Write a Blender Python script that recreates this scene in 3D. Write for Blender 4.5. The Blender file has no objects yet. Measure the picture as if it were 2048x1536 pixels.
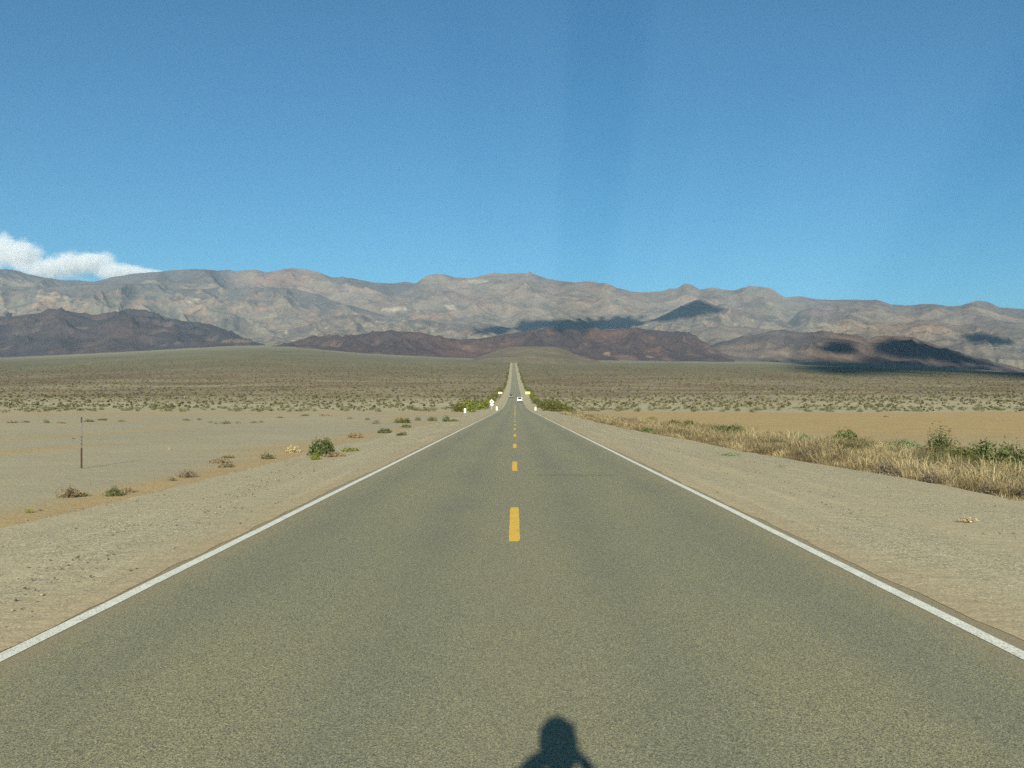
import bpy, bmesh, math, random
import numpy as np
from mathutils import Vector, Matrix

S = bpy.context.scene
COL = S.collection
random.seed(7)
RNG = np.random.default_rng(11)

# ------------------------------------------------------------------ basics
F, CX, HY, CAMH = 1952.0, 1030.0, 806.0, 1.67      # focal length, vanishing point (photo pixels), eye height
SUN_EL, SUN_AZ = math.radians(18.2), math.radians(1.0)


def lin(r, g, b):
    def f(c):
        c /= 255.0
        return c / 12.92 if c <= 0.04045 else ((c + 0.055) / 1.055) ** 2.4
    return (f(r), f(g), f(b))


def hermite(xs, ys):
    xs = np.array(xs, float); ys = np.array(ys, float)
    d = np.diff(ys) / np.diff(xs)
    m = np.zeros_like(ys)
    for i in range(1, len(ys) - 1):
        if d[i - 1] * d[i] > 0:
            m[i] = 2 * d[i - 1] * d[i] / (d[i - 1] + d[i])
    m[0] = d[0]; m[-1] = d[-1]

    def f(x):
        x = np.asarray(x, float)
        i = np.clip(np.searchsorted(xs, x) - 1, 0, len(xs) - 2)
        h = xs[i + 1] - xs[i]
        t = np.clip((x - xs[i]) / h, 0, 1)
        return ((2 * t**3 - 3 * t**2 + 1) * ys[i] + (t**3 - 2 * t**2 + t) * h * m[i]
                + (-2 * t**3 + 3 * t**2) * ys[i + 1] + (t**3 - t**2) * h * m[i + 1])
    return f


def sstep(a, b, x):
    t = np.clip((np.asarray(x, float) - a) / (b - a), 0, 1)
    return t * t * (3 - 2 * t)


_ang = np.random.default_rng(5).random(4096) * 2 * math.pi
_GX, _GY = np.cos(_ang), np.sin(_ang)


def pnoise(x, y, seed=0):
    x = np.asarray(x, float); y = np.asarray(y, float)
    x, y = np.broadcast_arrays(x, y)
    xi = np.floor(x).astype(np.int64); yi = np.floor(y).astype(np.int64)
    fx = x - xi; fy = y - yi
    u = fx**3 * (fx * (fx * 6 - 15) + 10); v = fy**3 * (fy * (fy * 6 - 15) + 10)

    def g(ix, iy, dx, dy):
        h = (ix * 374761393 + iy * 668265263 + seed * 974634721) & 0x7fffffff
        h = ((h ^ (h >> 13)) * 1274126177) & 0x7fffffff
        h = (h ^ (h >> 16)) & 4095
        return _GX[h] * dx + _GY[h] * dy
    a = g(xi, yi, fx, fy); b = g(xi + 1, yi, fx - 1, fy)
    c = g(xi, yi + 1, fx, fy - 1); d = g(xi + 1, yi + 1, fx - 1, fy - 1)
    return 1.45 * ((a * (1 - u) + b * u) * (1 - v) + (c * (1 - u) + d * u) * v)


def fbm(x, y, octv=4, seed=0, gain=0.5):
    s = 0; a = 1; n = 0
    for k in range(octv):
        s = s + a * pnoise(x * 2**k, y * 2**k, seed + k * 17); n += a; a *= gain
    return s / n


def ridged(x, y, octv=4, seed=0, gain=0.5):
    s = 0; a = 1; n = 0; w = 1
    for k in range(octv):
        r = 1 - np.abs(pnoise(x * 2**k, y * 2**k, seed + k * 31)) * 1.6
        r = np.clip(r, 0, 1)**2
        s = s + a * r * w; n += a; w = np.clip(r * 1.6, 0.15, 1); a *= gain
    return s / n


# ------------------------------------------------------------------ object helpers
def tag(o, label=None, cat=None, group=None, kind=None):
    if label: o['label'] = label
    if cat: o['category'] = cat
    if group: o['group'] = group
    if kind: o['kind'] = kind
    return o


def mesh_np(name, V, faces, mats, parent=None, smooth=False, attrs=None):
    """faces: list of (N,k) int arrays; one mesh object."""
    me = bpy.data.meshes.new(name)
    V = np.asarray(V, np.float32)
    faces = [np.asarray(f, np.int32) for f in faces if len(f)]
    nl = sum(f.size for f in faces); nf = sum(len(f) for f in faces)
    me.vertices.add(len(V)); me.vertices.foreach_set('co', V.ravel())
    me.loops.add(nl); me.polygons.add(nf)
    me.loops.foreach_set('vertex_index', np.concatenate([f.ravel() for f in faces]))
    st = []; off = 0
    for f in faces:
        k = f.shape[1]; st.append(off + np.arange(len(f)) * k); off += f.size
    me.polygons.foreach_set('loop_start', np.concatenate(st).astype(np.int32))
    me.update(calc_edges=True)
    if smooth:
        me.polygons.foreach_set('use_smooth', np.ones(nf, bool))
    for k, (typ, arr) in (attrs or {}).items():
        at = me.attributes.new(k, typ, 'POINT')
        arr = np.asarray(arr, np.float32)
        if typ == 'FLOAT':
            at.data.foreach_set('value', arr.ravel())
        else:
            if arr.shape[1] == 3:
                arr = np.concatenate([arr, np.ones((len(arr), 1), np.float32)], 1)
            at.data.foreach_set('color', arr.ravel())
    for m in (mats if isinstance(mats, (list, tuple)) else [mats]):
        me.materials.append(m)
    o = bpy.data.objects.new(name, me); COL.objects.link(o)
    if parent: o.parent = parent
    return o


def grid_faces(R, C):
    i = np.arange(R * C).reshape(R, C)
    return np.stack([i[:-1, :-1], i[:-1, 1:], i[1:, 1:], i[1:, :-1]], -1).reshape(-1, 4)


def bm_obj(name, bm, mat, parent=None, smooth=False):
    me = bpy.data.meshes.new(name); bm.normal_update(); bm.to_mesh(me); bm.free()
    me.materials.append(mat)
    if smooth:
        for p in me.polygons: p.use_smooth = True
    o = bpy.data.objects.new(name, me); COL.objects.link(o)
    if parent: o.parent = parent
    return o


def empty(name, loc, rz=0, rx=0):
    o = bpy.data.objects.new(name, None); COL.objects.link(o)
    o.empty_display_size = 0.2
    o.location = loc; o.rotation_euler = (rx, 0, rz)
    return o


def add_box(bm, c, s, bev=0.0, rot=None):
    r = bmesh.ops.create_cube(bm, size=1.0)
    vs = r['verts']
    bmesh.ops.scale(bm, vec=s, verts=vs)
    if rot is not None: bmesh.ops.rotate(bm, cent=(0, 0, 0), matrix=rot, verts=vs)
    bmesh.ops.translate(bm, vec=c, verts=vs)
    if bev > 0:
        es = list({e for v in vs for e in v.link_edges})
        bmesh.ops.bevel(bm, geom=es, offset=bev, segments=2, affect='EDGES', profile=0.6)
    return bm


def add_cyl(bm, p, q, r0, r1=None, seg=8):
    p = Vector(p); q = Vector(q); r1 = r0 if r1 is None else r1
    d = q - p
    r = bmesh.ops.create_cone(bm, cap_ends=True, segments=seg, radius1=r0, radius2=r1, depth=d.length)
    M = Matrix.Translation((p + q) / 2) @ d.to_track_quat('Z', 'Y').to_matrix().to_4x4()
    bmesh.ops.transform(bm, matrix=M, verts=r['verts'])
    return bm


def add_prism(bm, pts, y0, y1):
    """pts in the xz plane, extruded from y0 to y1"""
    a = [bm.verts.new((x, y0, z)) for x, z in pts]
    b = [bm.verts.new((x, y1, z)) for x, z in pts]
    n = len(pts)
    bm.faces.new(a); bm.faces.new(b[::-1])
    for i in range(n):
        j = (i + 1) % n
        bm.faces.new((a[i], b[i], b[j], a[j]))
    bmesh.ops.recalc_face_normals(bm, faces=bm.faces)
    return bm


# ------------------------------------------------------------------ materials
class N:
    """tiny node builder"""
    def __init__(s, name, rough=0.9, spec=0.2):
        s.m = bpy.data.materials.new(name); s.m.use_nodes = True
        s.t = s.m.node_tree; s.n = s.t.nodes; s.l = s.t.links
        s.b = s.n['Principled BSDF']
        s.b.inputs['Roughness'].default_value = rough
        s.b.inputs['Specular IOR Level'].default_value = spec
        s.pos = s.n.new('ShaderNodeNewGeometry').outputs['Position']

    def link(s, a, b):
        s.l.new(a, b)

    def _in(s, sock, v):
        if isinstance(v, bpy.types.NodeSocket): s.l.new(v, sock)
        elif isinstance(v, (tuple, list)):
            sock.default_value = (*v, 1.0) if len(v) == 3 and len(sock.default_value) == 4 else v
        else: sock.default_value = v

    def scale(s, vec, k):
        n = s.n.new('ShaderNodeVectorMath'); n.operation = 'MULTIPLY'
        s._in(n.inputs[0], vec); n.inputs[1].default_value = k
        return n.outputs[0]

    def noise(s, scale, detail=4, rough=0.55, vec=None, dist=0.0):
        n = s.n.new('ShaderNodeTexNoise')
        s._in(n.inputs['Vector'], s.pos if vec is None else vec)
        n.inputs['Scale'].default_value = scale; n.inputs['Detail'].default_value = detail
        n.inputs['Roughness'].default_value = rough; n.inputs['Distortion'].default_value = dist
        return n.outputs['Fac']

    def voro(s, scale, out='Color', vec=None, feature='F1'):
        n = s.n.new('ShaderNodeTexVoronoi'); n.feature = feature
        s._in(n.inputs['Vector'], s.pos if vec is None else vec)
        n.inputs['Scale'].default_value = scale
        return n.outputs[out]

    def ramp(s, fac, stops, interp='LINEAR'):
        n = s.n.new('ShaderNodeValToRGB'); cr = n.color_ramp; cr.interpolation = interp
        while len(cr.elements) < len(stops): cr.elements.new(0.5)
        for e, (p, c) in zip(cr.elements, stops):
            e.position = p
            e.color = (*c, 1) if isinstance(c, (tuple, list)) else (c, c, c, 1)
        s._in(n.inputs[0], fac)
        return n.outputs[0]

    def mix(s, fac, a, b, mode='MIX'):
        n = s.n.new('ShaderNodeMix'); n.data_type = 'RGBA'; n.blend_type = mode
        s._in(n.inputs[0], fac); s._in(n.inputs[6], a); s._in(n.inputs[7], b)
        return n.outputs[2]

    def math(s, op, a, b=0.0, clamp=False):
        n = s.n.new('ShaderNodeMath'); n.operation = op; n.use_clamp = clamp
        s._in(n.inputs[0], a); s._in(n.inputs[1], b)
        return n.outputs[0]

    def sep(s, v):
        n = s.n.new('ShaderNodeSeparateXYZ'); s._in(n.inputs[0], v)
        return n.outputs

    def attr(s, name, out='Fac'):
        n = s.n.new('ShaderNodeAttribute'); n.attribute_name = name
        return n.outputs[out]

    def objrand(s):
        return s.n.new('ShaderNodeObjectInfo').outputs['Random']

    def bump(s, h, strength=0.5, dist=0.02):
        n = s.n.new('ShaderNodeBump'); n.inputs['Strength'].default_value = strength
        n.inputs['Distance'].default_value = dist
        s._in(n.inputs['Height'], h); s.link(n.outputs[0], s.b.inputs['Normal'])

    def color(s, c):
        s._in(s.b.inputs['Base Color'], c); return s


def flat(name, rgb, rough=0.6, spec=0.3, metal=0.0, var=0.12, scale=6.0):
    k = N(name, rough, spec); k.b.inputs['Metallic'].default_value = metal
    c = lin(*rgb)
    k.color(k.ramp(k.noise(scale, 5), [(0.3, tuple(x * (1 - var) for x in c)), (0.7, tuple(min(1, x * (1 + var)) for x in c))]))
    return k.m


# ------------------------------------------------------------------ terrain functions
_rp = hermite([-2000, 0, 140, 200, 261, 330, 409, 560, 726, 1200, 1868, 2600, 4500, 9000],
              [0, 0, 0, 0.03, 0.33, 1.33, 2.93, 7.2, 13.2, 36.7, 77.3, 111, 208, 438])


def road_h(y):
    return _rp(np.asarray(y, float))


def road_x(y):
    return -2.6 * sstep(500, 2000, y)


_sc = hermite([-0.9, -0.528, -0.42, -0.262, -0.12, 0.0, 0.14, 0.24, 0.34, 0.45, 0.52, 0.9],
              [0.98, 1.03, 1.12, 1.28, 1.08, 1.0, 0.95, 0.93, 0.91, 0.80, 0.68, 0.55])
DROP = 0.26


def ground_h(x, y):
    x = np.asarray(x, float); y = np.asarray(y, float)
    yy = np.maximum(y, 50.0)
    s = 1 + (_sc(np.clip(x / yy, -0.9, 0.9)) - 1) * sstep(350, 2600, y)
    # the foot of the fan wavers a little from side to side
    yw = y + (14 * pnoise(x / 60.0, 0.3, 3) + 5 * pnoise(x / 17.0, 0.7, 4)) * sstep(5, 30, np.abs(x)) * sstep(120, 200, y)
    h = road_h(yw)
    h = np.where(h > CAMH, CAMH + (h - CAMH) * s, h)
    far = sstep(9, 20, np.abs(x - road_x(y)))
    und = (0.05 * pnoise(x / 5.0, y / 7.0, 8) + 0.09 * pnoise(x / 23.0, y / 31.0, 9)) * sstep(7.5, 12, np.abs(x)) * 0.6
    und = und + far * sstep(220, 700, y) * (0.5 * fbm(x / 40.0, y / 60.0, 3, 21) + sstep(500, 2500, y) * 4.0 * fbm(x / 300.0, y / 500.0, 3, 25))
    return h - DROP + und


def px2w(px, py):
    """where the sight line through a photo pixel meets the ground"""
    ys = np.geomspace(5, 9000, 6000)
    xs = (px - CX) / F * ys
    zs = CAMH + (HY - py) / F * ys
    g = ground_h(xs, ys)
    k = int(np.argmax(zs <= g))
    return float(xs[k]), float(ys[k]), float(g[k])


# ------------------------------------------------------------------ world, sun, camera
w = bpy.data.worlds.new('World'); S.world = w; w.use_nodes = True
nt = w.node_tree
sky = nt.nodes.new('ShaderNodeTexSky'); sky.sky_type = 'NISHITA'; sky.sun_disc = False
sky.sun_elevation = SUN_EL; sky.sun_rotation = math.pi + SUN_AZ
sky.altitude = 300; sky.air_density = 1.0; sky.dust_density = 0.0; sky.ozone_density = 8.0
bg = nt.nodes['Background']; bg.inputs['Strength'].default_value = 0.05
tn = nt.nodes.new('ShaderNodeMix'); tn.data_type = 'RGBA'; tn.blend_type = 'MULTIPLY'; tn.inputs[0].default_value = 1.0
tn.inputs[7].default_value = (0.74, 1.12, 0.95, 1)          # desert air: a shade greener than the standard sky
nt.links.new(sky.outputs[0], tn.inputs[6]); nt.links.new(tn.outputs[2], bg.inputs['Color'])

sl = bpy.data.lights.new('sun', 'SUN'); sl.energy = 5.0; sl.angle = math.radians(0.5); sl.color = (1.0, 0.955, 0.81)
so = bpy.data.objects.new('sun', sl); COL.objects.link(so)
LD = Vector((math.sin(SUN_AZ) * math.cos(SUN_EL), math.cos(SUN_AZ) * math.cos(SUN_EL), -math.sin(SUN_EL)))
so.rotation_euler = LD.to_track_quat('-Z', 'Y').to_euler()

cam = bpy.data.cameras.new('camera'); co = bpy.data.objects.new('camera', cam); COL.objects.link(co)
co.location = (0, 0, CAMH); co.rotation_euler = (math.pi / 2, 0, 0)
cam.sensor_width = 36; cam.lens = 36 * F / 2048
cam.shift_x = -(CX - 1024) / 2048; cam.shift_y = (HY - 768) / 2048
cam.clip_start = 0.1; cam.clip_end = 200000
S.camera = co
S.view_settings.view_transform = 'Standard'; S.view_settings.look = 'None'
S.view_settings.gamma = 1; S.view_settings.exposure = 0.93
try:
    S.cycles.use_denoising = False
    S.cycles.max_bounces = 5; S.cycles.diffuse_bounces = 3; S.cycles.volume_bounces = 3
    S.cycles.caustics_reflective = False; S.cycles.caustics_refractive = False
except Exception:
    pass

# ------------------------------------------------------------------ ground
k = N('desert_ground', 0.95, 0.1)
fan = k.attr('fan'); org = k.attr('orange'); brn = k.attr('pavement')
sx, sy, sz = k.sep(k.pos)
stre = k.scale(k.pos, (1.0, 0.45, 1.0))
big = k.noise(0.05, 6, 0.6, stre); mid = k.noise(0.5, 5, 0.6); fine = k.noise(14, 4, 0.65)
playa = k.ramp(big, [(0.3, lin(150, 141, 119)), (0.5, lin(158, 148, 123)), (0.72, lin(167, 155, 126))])
playa = k.mix(k.ramp(mid, [(0.35, 0.0), (0.7, 0.45)]), playa, lin(148, 141, 122))
orange = k.ramp(k.noise(0.3, 6), [(0.3, lin(160, 136, 96)), (0.7, lin(171, 147, 103))])
c = k.mix(org, playa, orange)
fc = k.ramp(k.noise(0.02, 8, 0.65), [(0.3, lin(148, 138, 111)), (0.5, lin(159, 149, 120)), (0.7, lin(168, 158, 129))])
pav = k.ramp(k.noise(0.03, 8, 0.7), [(0.3, lin(98, 79, 63)), (0.7, lin(120, 101, 81))])
fc = k.mix(k.attr('scrub'), fc, k.ramp(k.noise(0.008, 8, 0.65, k.scale(k.pos, (1, 0.5, 1))), [(0.3, lin(98, 92, 70)), (0.7, lin(118, 111, 86))]))
fc = k.mix(brn, fc, pav)
dots = k.voro(0.10, 'Distance', k.scale(k.pos, (1, 0.45, 0.2)))          # low scrub too far off to stand as plants
dotm = k.math('MULTIPLY', k.ramp(dots, [(0.12, 1.0), (0.34, 0.0)]), k.attr('scrub'))
dotm = k.math('MULTIPLY', dotm, k.ramp(k.noise(0.012, 4), [(0.35, 0.45), (0.6, 1.0)]))
fc = k.mix(dotm, fc, lin(78, 78, 52))
c = k.mix(fan, c, fc)
c = k.mix(0.55, c, k.ramp(fine, [(0.25, 0.32), (0.5, 0.5), (0.75, 0.66)]), 'OVERLAY')
st = k.voro(5.0, 'Distance'); pebm = k.ramp(st, [(0.05, 0.75), (0.13, 0.0)])
pebm = k.math('MULTIPLY', pebm, k.ramp(k.noise(1.2, 3), [(0.55, 0.0), (0.7, 1.0)]))
c = k.mix(pebm, c, lin(112, 102, 88))
c = k.mix(1.0, c, (1.19, 1.19, 1.12), 'MULTIPLY')
k.color(c)
k.bump(k.math('ADD', k.math('MULTIPLY', mid, 2.0), fine), 0.55, 0.05)
GROUND = k.m

rows = np.concatenate([[-900, -450, -220, -110, -55, -25, -10, -2], np.geomspace(3, 9000, 760)])
us = np.linspace(-1.45, 1.45, 1001)
us = np.sign(us) * np.abs(us)**1.25 / 1.45**0.25
Y = np.repeat(rows[:, None], len(us), 1)
X = us[None, :] * (np.maximum(Y, 0) + 100)
Z = ground_h(X, Y)
fm = sstep(-0.4, 1.0, (Y - 196 - 16 * pnoise(X / 60.0, 0.3, 3) * -1 - 6 * pnoise(X / 15., Y / 15., 14)) / 12.0)
left_band = 0.8 * np.exp(-((X + 8.3) / 1.1)**2) * sstep(-40, 10, Y) * (0.5 + 0.5 * sstep(-0.3, 0.3, pnoise(X / 3, Y / 7, 30) + 0.25)) * (1 - sstep(60, 140, Y))
right_sand = sstep(9, 20, X) * sstep(32, 75, Y + 0.25 * X + 16 * pnoise(X / 30, Y / 40, 31)) * (1 - fm)
left_far = 0.5 * sstep(130, 185, Y + 14 * pnoise(X / 40, Y / 20, 33)) * (1 - fm) * (X < 0)
ltrack = 0.55 * sstep(0.15, 0.5, pnoise(X / 6, Y / 30, 35)) * (X < -9)
orangem = np.clip(np.maximum.reduce([left_band, 0.95 * right_sand, left_far, ltrack]), 0, 1)
pv = sstep(330, 560, Y + 90 * fbm(X / 120, Y / 160, 3, 41)) * (1 - sstep(1100, 1700, Y + 300 * fbm(X / 200, Y / 200, 3, 42)))
pv = np.clip(pv * (0.7 + 0.7 * fbm(X / 130, Y / 90, 4, 43)), 0, 1)
scrub = sstep(700, 1500, Y) * (1 - 0.3 * sstep(2500, 4500, Y))
g = mesh_np('ground', np.stack([X, Y, Z], -1).reshape(-1, 3), [grid_faces(*X.shape)], GROUND, smooth=True,
            attrs={'fan': ('FLOAT', fm), 'orange': ('FLOAT', orangem), 'pavement': ('FLOAT', pv), 'scrub': ('FLOAT', scrub)})
tag(g, kind='structure')

# ------------------------------------------------------------------ road
k = N('chip_seal_asphalt', 0.85, 0.25)
sx, sy, sz = k.sep(k.pos)
v1 = k.voro(150, 'Color'); gv = k.sep(v1)[0]
v2 = k.sep(k.voro(330, 'Color'))[1]
grain = k.math('ADD', k.math('MULTIPLY', gv, 0.62), k.math('MULTIPLY', v2, 0.38))
stone = k.ramp(grain, [(0.10, lin(58, 60, 54)), (0.32, lin(106, 105, 88)), (0.55, lin(134, 130, 106)), (0.78, lin(160, 152, 122)), (0.95, lin(196, 186, 152))])
patch = k.noise(0.55, 6, 0.6, k.scale(k.pos, (1.0, 0.25, 1.0)))
tone = k.ramp(patch, [(0.3, (1.07, 1.12, 1.06)), (0.5, (1.19, 1.19, 1.07)), (0.72, (1.30, 1.26, 1.08))])
c = k.mix(1.0, stone, tone, 'MULTIPLY')
ax = k.math('ABSOLUTE', sx)
# the two lanes' wheel paths are a little darker and smoother
wp = k.math('ABSOLUTE', k.math('SUBTRACT', k.math('ABSOLUTE', k.math('SUBTRACT', ax, 1.75)), 0.82))
wpm = k.math('MULTIPLY', k.ramp(wp, [(0.0, 0.32), (0.55, 0.0)]), k.ramp(k.noise(0.3, 3), [(0.3, 0.3), (0.7, 1.0)]))
c = k.mix(wpm, c, lin(104, 106, 98))
mid_ = k.math('MULTIPLY', k.ramp(ax, [(0.1, 0.35), (0.75, 0.0)]), k.noise(0.8, 4))
c = k.mix(mid_, c, lin(150, 141, 112))
# blown sand thickening toward the edge
sn = k.math('ADD', ax, k.math('MULTIPLY', k.math('SUBTRACT', k.noise(1.6, 6, 0.7), 0.5), 0.8))
c = k.mix(k.ramp(k.math('SUBTRACT', sn, 2.95), [(0.0, 0.0), (0.55, 0.65)]), c, lin(160, 143, 112))
# a tarred joint across the right-hand lane
jw = k.math('ADD', sy, k.math('MULTIPLY', k.math('SUBTRACT', k.noise(1.2, 4), 0.5), 0.28))
jm = k.math('MULTIPLY', k.ramp(k.math('ABSOLUTE', k.math('SUBTRACT', jw, 22.6)), [(0.05, 0.8), (0.16, 0.0)]),
            k.ramp(k.math('ABSOLUTE', k.math('SUBTRACT', sx, 1.45)), [(0.9, 0.8), (1.0, 0.0)]))
jm = k.math('MULTIPLY', jm, k.math('LESS_THAN', k.math('ABSOLUTE', k.math('SUBTRACT', sx, 1.45)), 1.4))
c = k.mix(k.math('MULTIPLY', jm, k.ramp(k.noise(2.5, 4), [(0.3, 0.2), (0.6, 0.9)])), c, lin(72, 74, 68))
k.color(c)
k.bump(k.math('ADD', grain, k.math('MULTIPLY', k.noise(300, 2), 0.4)), 0.6, 0.006)
ASPHALT = k.m

ry = np.concatenate([np.arange(-60, 150, 3.0), np.arange(150, 620, 4.0), np.geomspace(620, 2050, 110)])


def strip(xa, y, lift, jit=None):
    """ribbon along the road: xa (C,) offsets, height over the road profile per column"""
    XX = xa[None, :] + road_x(y)[:, None]
    if jit is not None: XX = XX + jit
    ZZ = road_h(y)[:, None] + lift[None, :] - 0.012 * np.abs(xa)[None, :] * 0.0
    YY = np.repeat(y[:, None], len(xa), 1)
    return np.stack([XX, YY, ZZ], -1).reshape(-1, 3), grid_faces(len(y), len(xa))


V, fcs = strip(np.linspace(-3.75, 3.75, 9), ry, np.zeros(9))
tag(mesh_np('road', V, [fcs], ASPHALT), kind='structure')

# gravel shoulders, feathering over the asphalt edge and dropping off to the playa
k = N('shoulder_gravel', 0.95, 0.1)
sx, sy, sz = k.sep(k.pos)
ax = k.math('ABSOLUTE', sx)
run = k.scale(k.pos, (1.0, 0.12, 1.0))
sand = k.ramp(k.noise(0.9, 6, 0.6, run), [(0.3, lin(152, 140, 114)), (0.5, lin(162, 149, 121)), (0.7, lin(171, 157, 126))])
vg = k.sep(k.voro(60, 'Color'))[0]
vg2 = k.sep(k.voro(140, 'Color'))[0]
peb = k.ramp(k.math('ADD', k.math('MULTIPLY', vg, 0.55), k.math('MULTIPLY', vg2, 0.45)), [(0.10, lin(74, 70, 59)), (0.33, lin(136, 128, 105)), (0.65, lin(163, 153, 126)), (0.92, lin(226, 214, 182))])
gm = k.ramp(k.noise(0.45, 5, 0.6, k.scale(k.pos, (1.0, 0.3, 1.0))), [(0.36, 0.20), (0.6, 0.9)])
c = k.mix(gm, sand, peb)
near = k.ramp(k.math('SUBTRACT', k.math('ADD', ax, k.math('MULTIPLY', k.math('SUBTRACT', k.noise(0.7, 4), 0.5), 0.9)), 3.4), [(0.0, 0.55), (0.9, 0.0)])
c = k.mix(near, c, k.ramp(k.noise(30, 4, 0.7), [(0.3, lin(146, 126, 97)), (0.7, lin(170, 148, 114))]))
trk = k.noise(2.6, 3, 0.5, k.scale(k.pos, (1.0, 0.03, 1.0)))
c = k.mix(k.ramp(trk, [(0.56, 0.0), (0.72, 0.35)]), c, lin(182, 169, 140))
c = k.mix(k.ramp(trk, [(0.28, 0.35), (0.42, 0.0)]), c, lin(142, 134, 114))
spk = k.math('MULTIPLY', k.ramp(k.voro(7.0, 'Distance'), [(0.06, 0.8), (0.12, 0.0)]), k.ramp(k.noise(2, 3), [(0.5, 0.0), (0.62, 1.0)]))
c = k.mix(spk, c, lin(88, 82, 72))
c = k.mix(1.0, c, (1.27, 1.27, 1.21), 'MULTIPLY')
k.color(c)
k.bump(k.math('ADD', k.math('ADD', vg, k.math('MULTIPLY', k.noise(3, 4), 2.0)), k.math('MULTIPLY', trk, 2.0)), 0.5, 0.02)
SHOULDER = k.m
sy_ = np.concatenate([np.arange(-60, 0, 2.0), np.arange(0, 70, 0.22), np.arange(70, 200, 0.8), np.arange(200, 620, 3.0), np.geomspace(620, 2050, 110)])
for sgn in (-1, 1):
    w_out = 7.35 if sgn < 0 else 7.75
    offs = np.array([3.50, 3.62, 3.9, 4.5, 5.2, 5.9, 6.5, w_out - 0.2, w_out, w_out + 0.28, w_out + 0.7])
    lift = np.array([0.0035, 0.007, 0.008, -0.005, -0.03, -0.06, -0.08, -0.085, -0.11, -0.30, -0.5])
    J = np.zeros((len(sy_), len(offs)))
    nz = 0.09 * fbm(sy_ / 1.3, sy_ * 0 + 3.1, 4, 50 + sgn) + 0.10 * pnoise(sy_ / 9.0, sy_ * 0 + 9.2, 60 + sgn)
    J[:, 0] = nz; J[:, 1] = nz
    ez = 0.16 * fbm(sy_ / 1.1, sy_ * 0 + 1.7, 4, 70 + sgn) + 0.4 * pnoise(sy_ / 14, sy_ * 0 + 2.2, 80 + sgn)
    ez = ez * (1 - sstep(150, 210, sy_)) - 0.6 * sstep(160, 260, sy_)
    if sgn > 0: ez = ez + 1.5 * (1 - sstep(10, 75, sy_))
    for j in (7, 8, 9, 10): J[:, j] = ez
    V, fcs = strip(offs * sgn, sy_, lift, J * sgn)
    V = V.reshape(len(sy_), len(offs), 3)
    V[:, 2:9, 2] += 0.022 * fbm(V[:, 2:9, 0] / 0.6, V[:, 2:9, 1] / 2.5, 3, 91) + 0.02 * pnoise(V[:, 2:9, 0] / 0.5, V[:, 2:9, 1] / 20., 92)
    o = mesh_np('road_shoulder', V.reshape(-1, 3), [fcs if sgn > 0 else fcs[:, ::-1]], SHOULDER, smooth=True)
    tag(o, kind='structure')


def paint(name, rgb, wear):
    k = N(name, 0.7, 0.3)
    c = lin(*rgb)
    n = k.noise(40, 5, 0.7); b = k.noise(3, 4, 0.6)
    cc = k.mix(k.ramp(b, [(0.3, 0.0), (0.72, 0.6)]), c, tuple(x * 0.66 for x in c))
    cc = k.mix(k.ramp(n, [(0.57, 0.0), (0.74, wear)]), cc, lin(126, 124, 106))
    cc = k.mix(k.ramp(k.sep(k.voro(110, 'Color'))[0], [(0.0, 0.9), (0.32, 0.0)]), cc, lin(140, 132, 108))
    k.color(cc); k.bump(k.voro(95, 'Distance'), 0.3, 0.004)
    return k.m


WHITE = paint('worn_white_paint', (244, 242, 222), 0.5)
YELLOW = paint('worn_yellow_paint', (250, 200, 66), 0.35)
ly = np.concatenate([np.arange(-60, 150, 1.0), np.arange(150, 620, 4.0), np.geomspace(620, 1950, 80)])
for sgn in (-1, 1):
    xa = np.linspace(-0.058, 0.058, 5)
    jit = np.zeros((len(ly), 5)); e = 0.008 * pnoise(ly / 0.7, ly * 0 + sgn, 5) + 0.02 * pnoise(ly / 11, ly * 0 + sgn, 6)
    jit += e[:, None]
    V, fcs = strip(xa + 3.36 * sgn, ly, np.full(5, 0.004), jit)
    tag(mesh_np('edge_line', V, [fcs], WHITE), kind='structure')
# broken centre line, solid where the road starts to climb
y0 = 11.75
i = 0
while y0 + i * 12.19 < 128:
    a = y0 + i * 12.19
    yy = np.linspace(a, a + 3.85, 14)
    hw = np.full(14, 0.068); hw[0] = hw[-1] = 0.058
    xa = np.array([-1, 0, 1.0])
    XX = xa[None] * hw[:, None] + (0.006 * pnoise(yy * 2.1, yy * 0 + i, 12))[:, None] - 0.008
    V = np.stack([XX, np.repeat(yy[:, None], 3, 1), np.repeat(road_h(yy)[:, None] + 0.004, 3, 1)], -1).reshape(-1, 3)
    tag(mesh_np('centre_line', V, [grid_faces(14, 3)], YELLOW), kind='structure')
    i += 1
ys_ = np.linspace(134, 300, 120)
V, fcs = strip(np.array([-0.06, 0.0, 0.06]), ys_, np.full(3, 0.004))
tag(mesh_np('centre_line', V, [fcs], YELLOW), kind='structure')

# ------------------------------------------------------------------ mountains
def rock_mat(name, detail_scale):
    k = N(name, 0.95, 0.05)
    base = k.attr('rock', 'Color')
    n1 = k.noise(detail_scale, 8, 0.68); n2 = k.noise(detail_scale * 6, 5, 0.7)
    c = k.mix(0.55, base, k.ramp(n1, [(0.25, 0.28), (0.5, 0.5), (0.75, 0.70)]), 'OVERLAY')
    c = k.mix(0.6, c, k.ramp(n2, [(0.3, 0.22), (0.5, 0.5), (0.7, 0.76)]), 'OVERLAY')
    k.color(c)
    k.bump(k.math('ADD', n1, k.math('MULTIPLY', n2, 0.3)), 0.5, 0.5 / detail_scale * 0.15)
    return k.m


ROCK_FAR = rock_mat('far_mountain_rock', 0.009)
ROCK_NEAR = rock_mat('dark_volcanic_rock', 0.02)


def mixc(a, b, t):
    return a * (1 - t[..., None]) + b * t[..., None]


def L(*c):
    return np.array(lin(*c))


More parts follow.
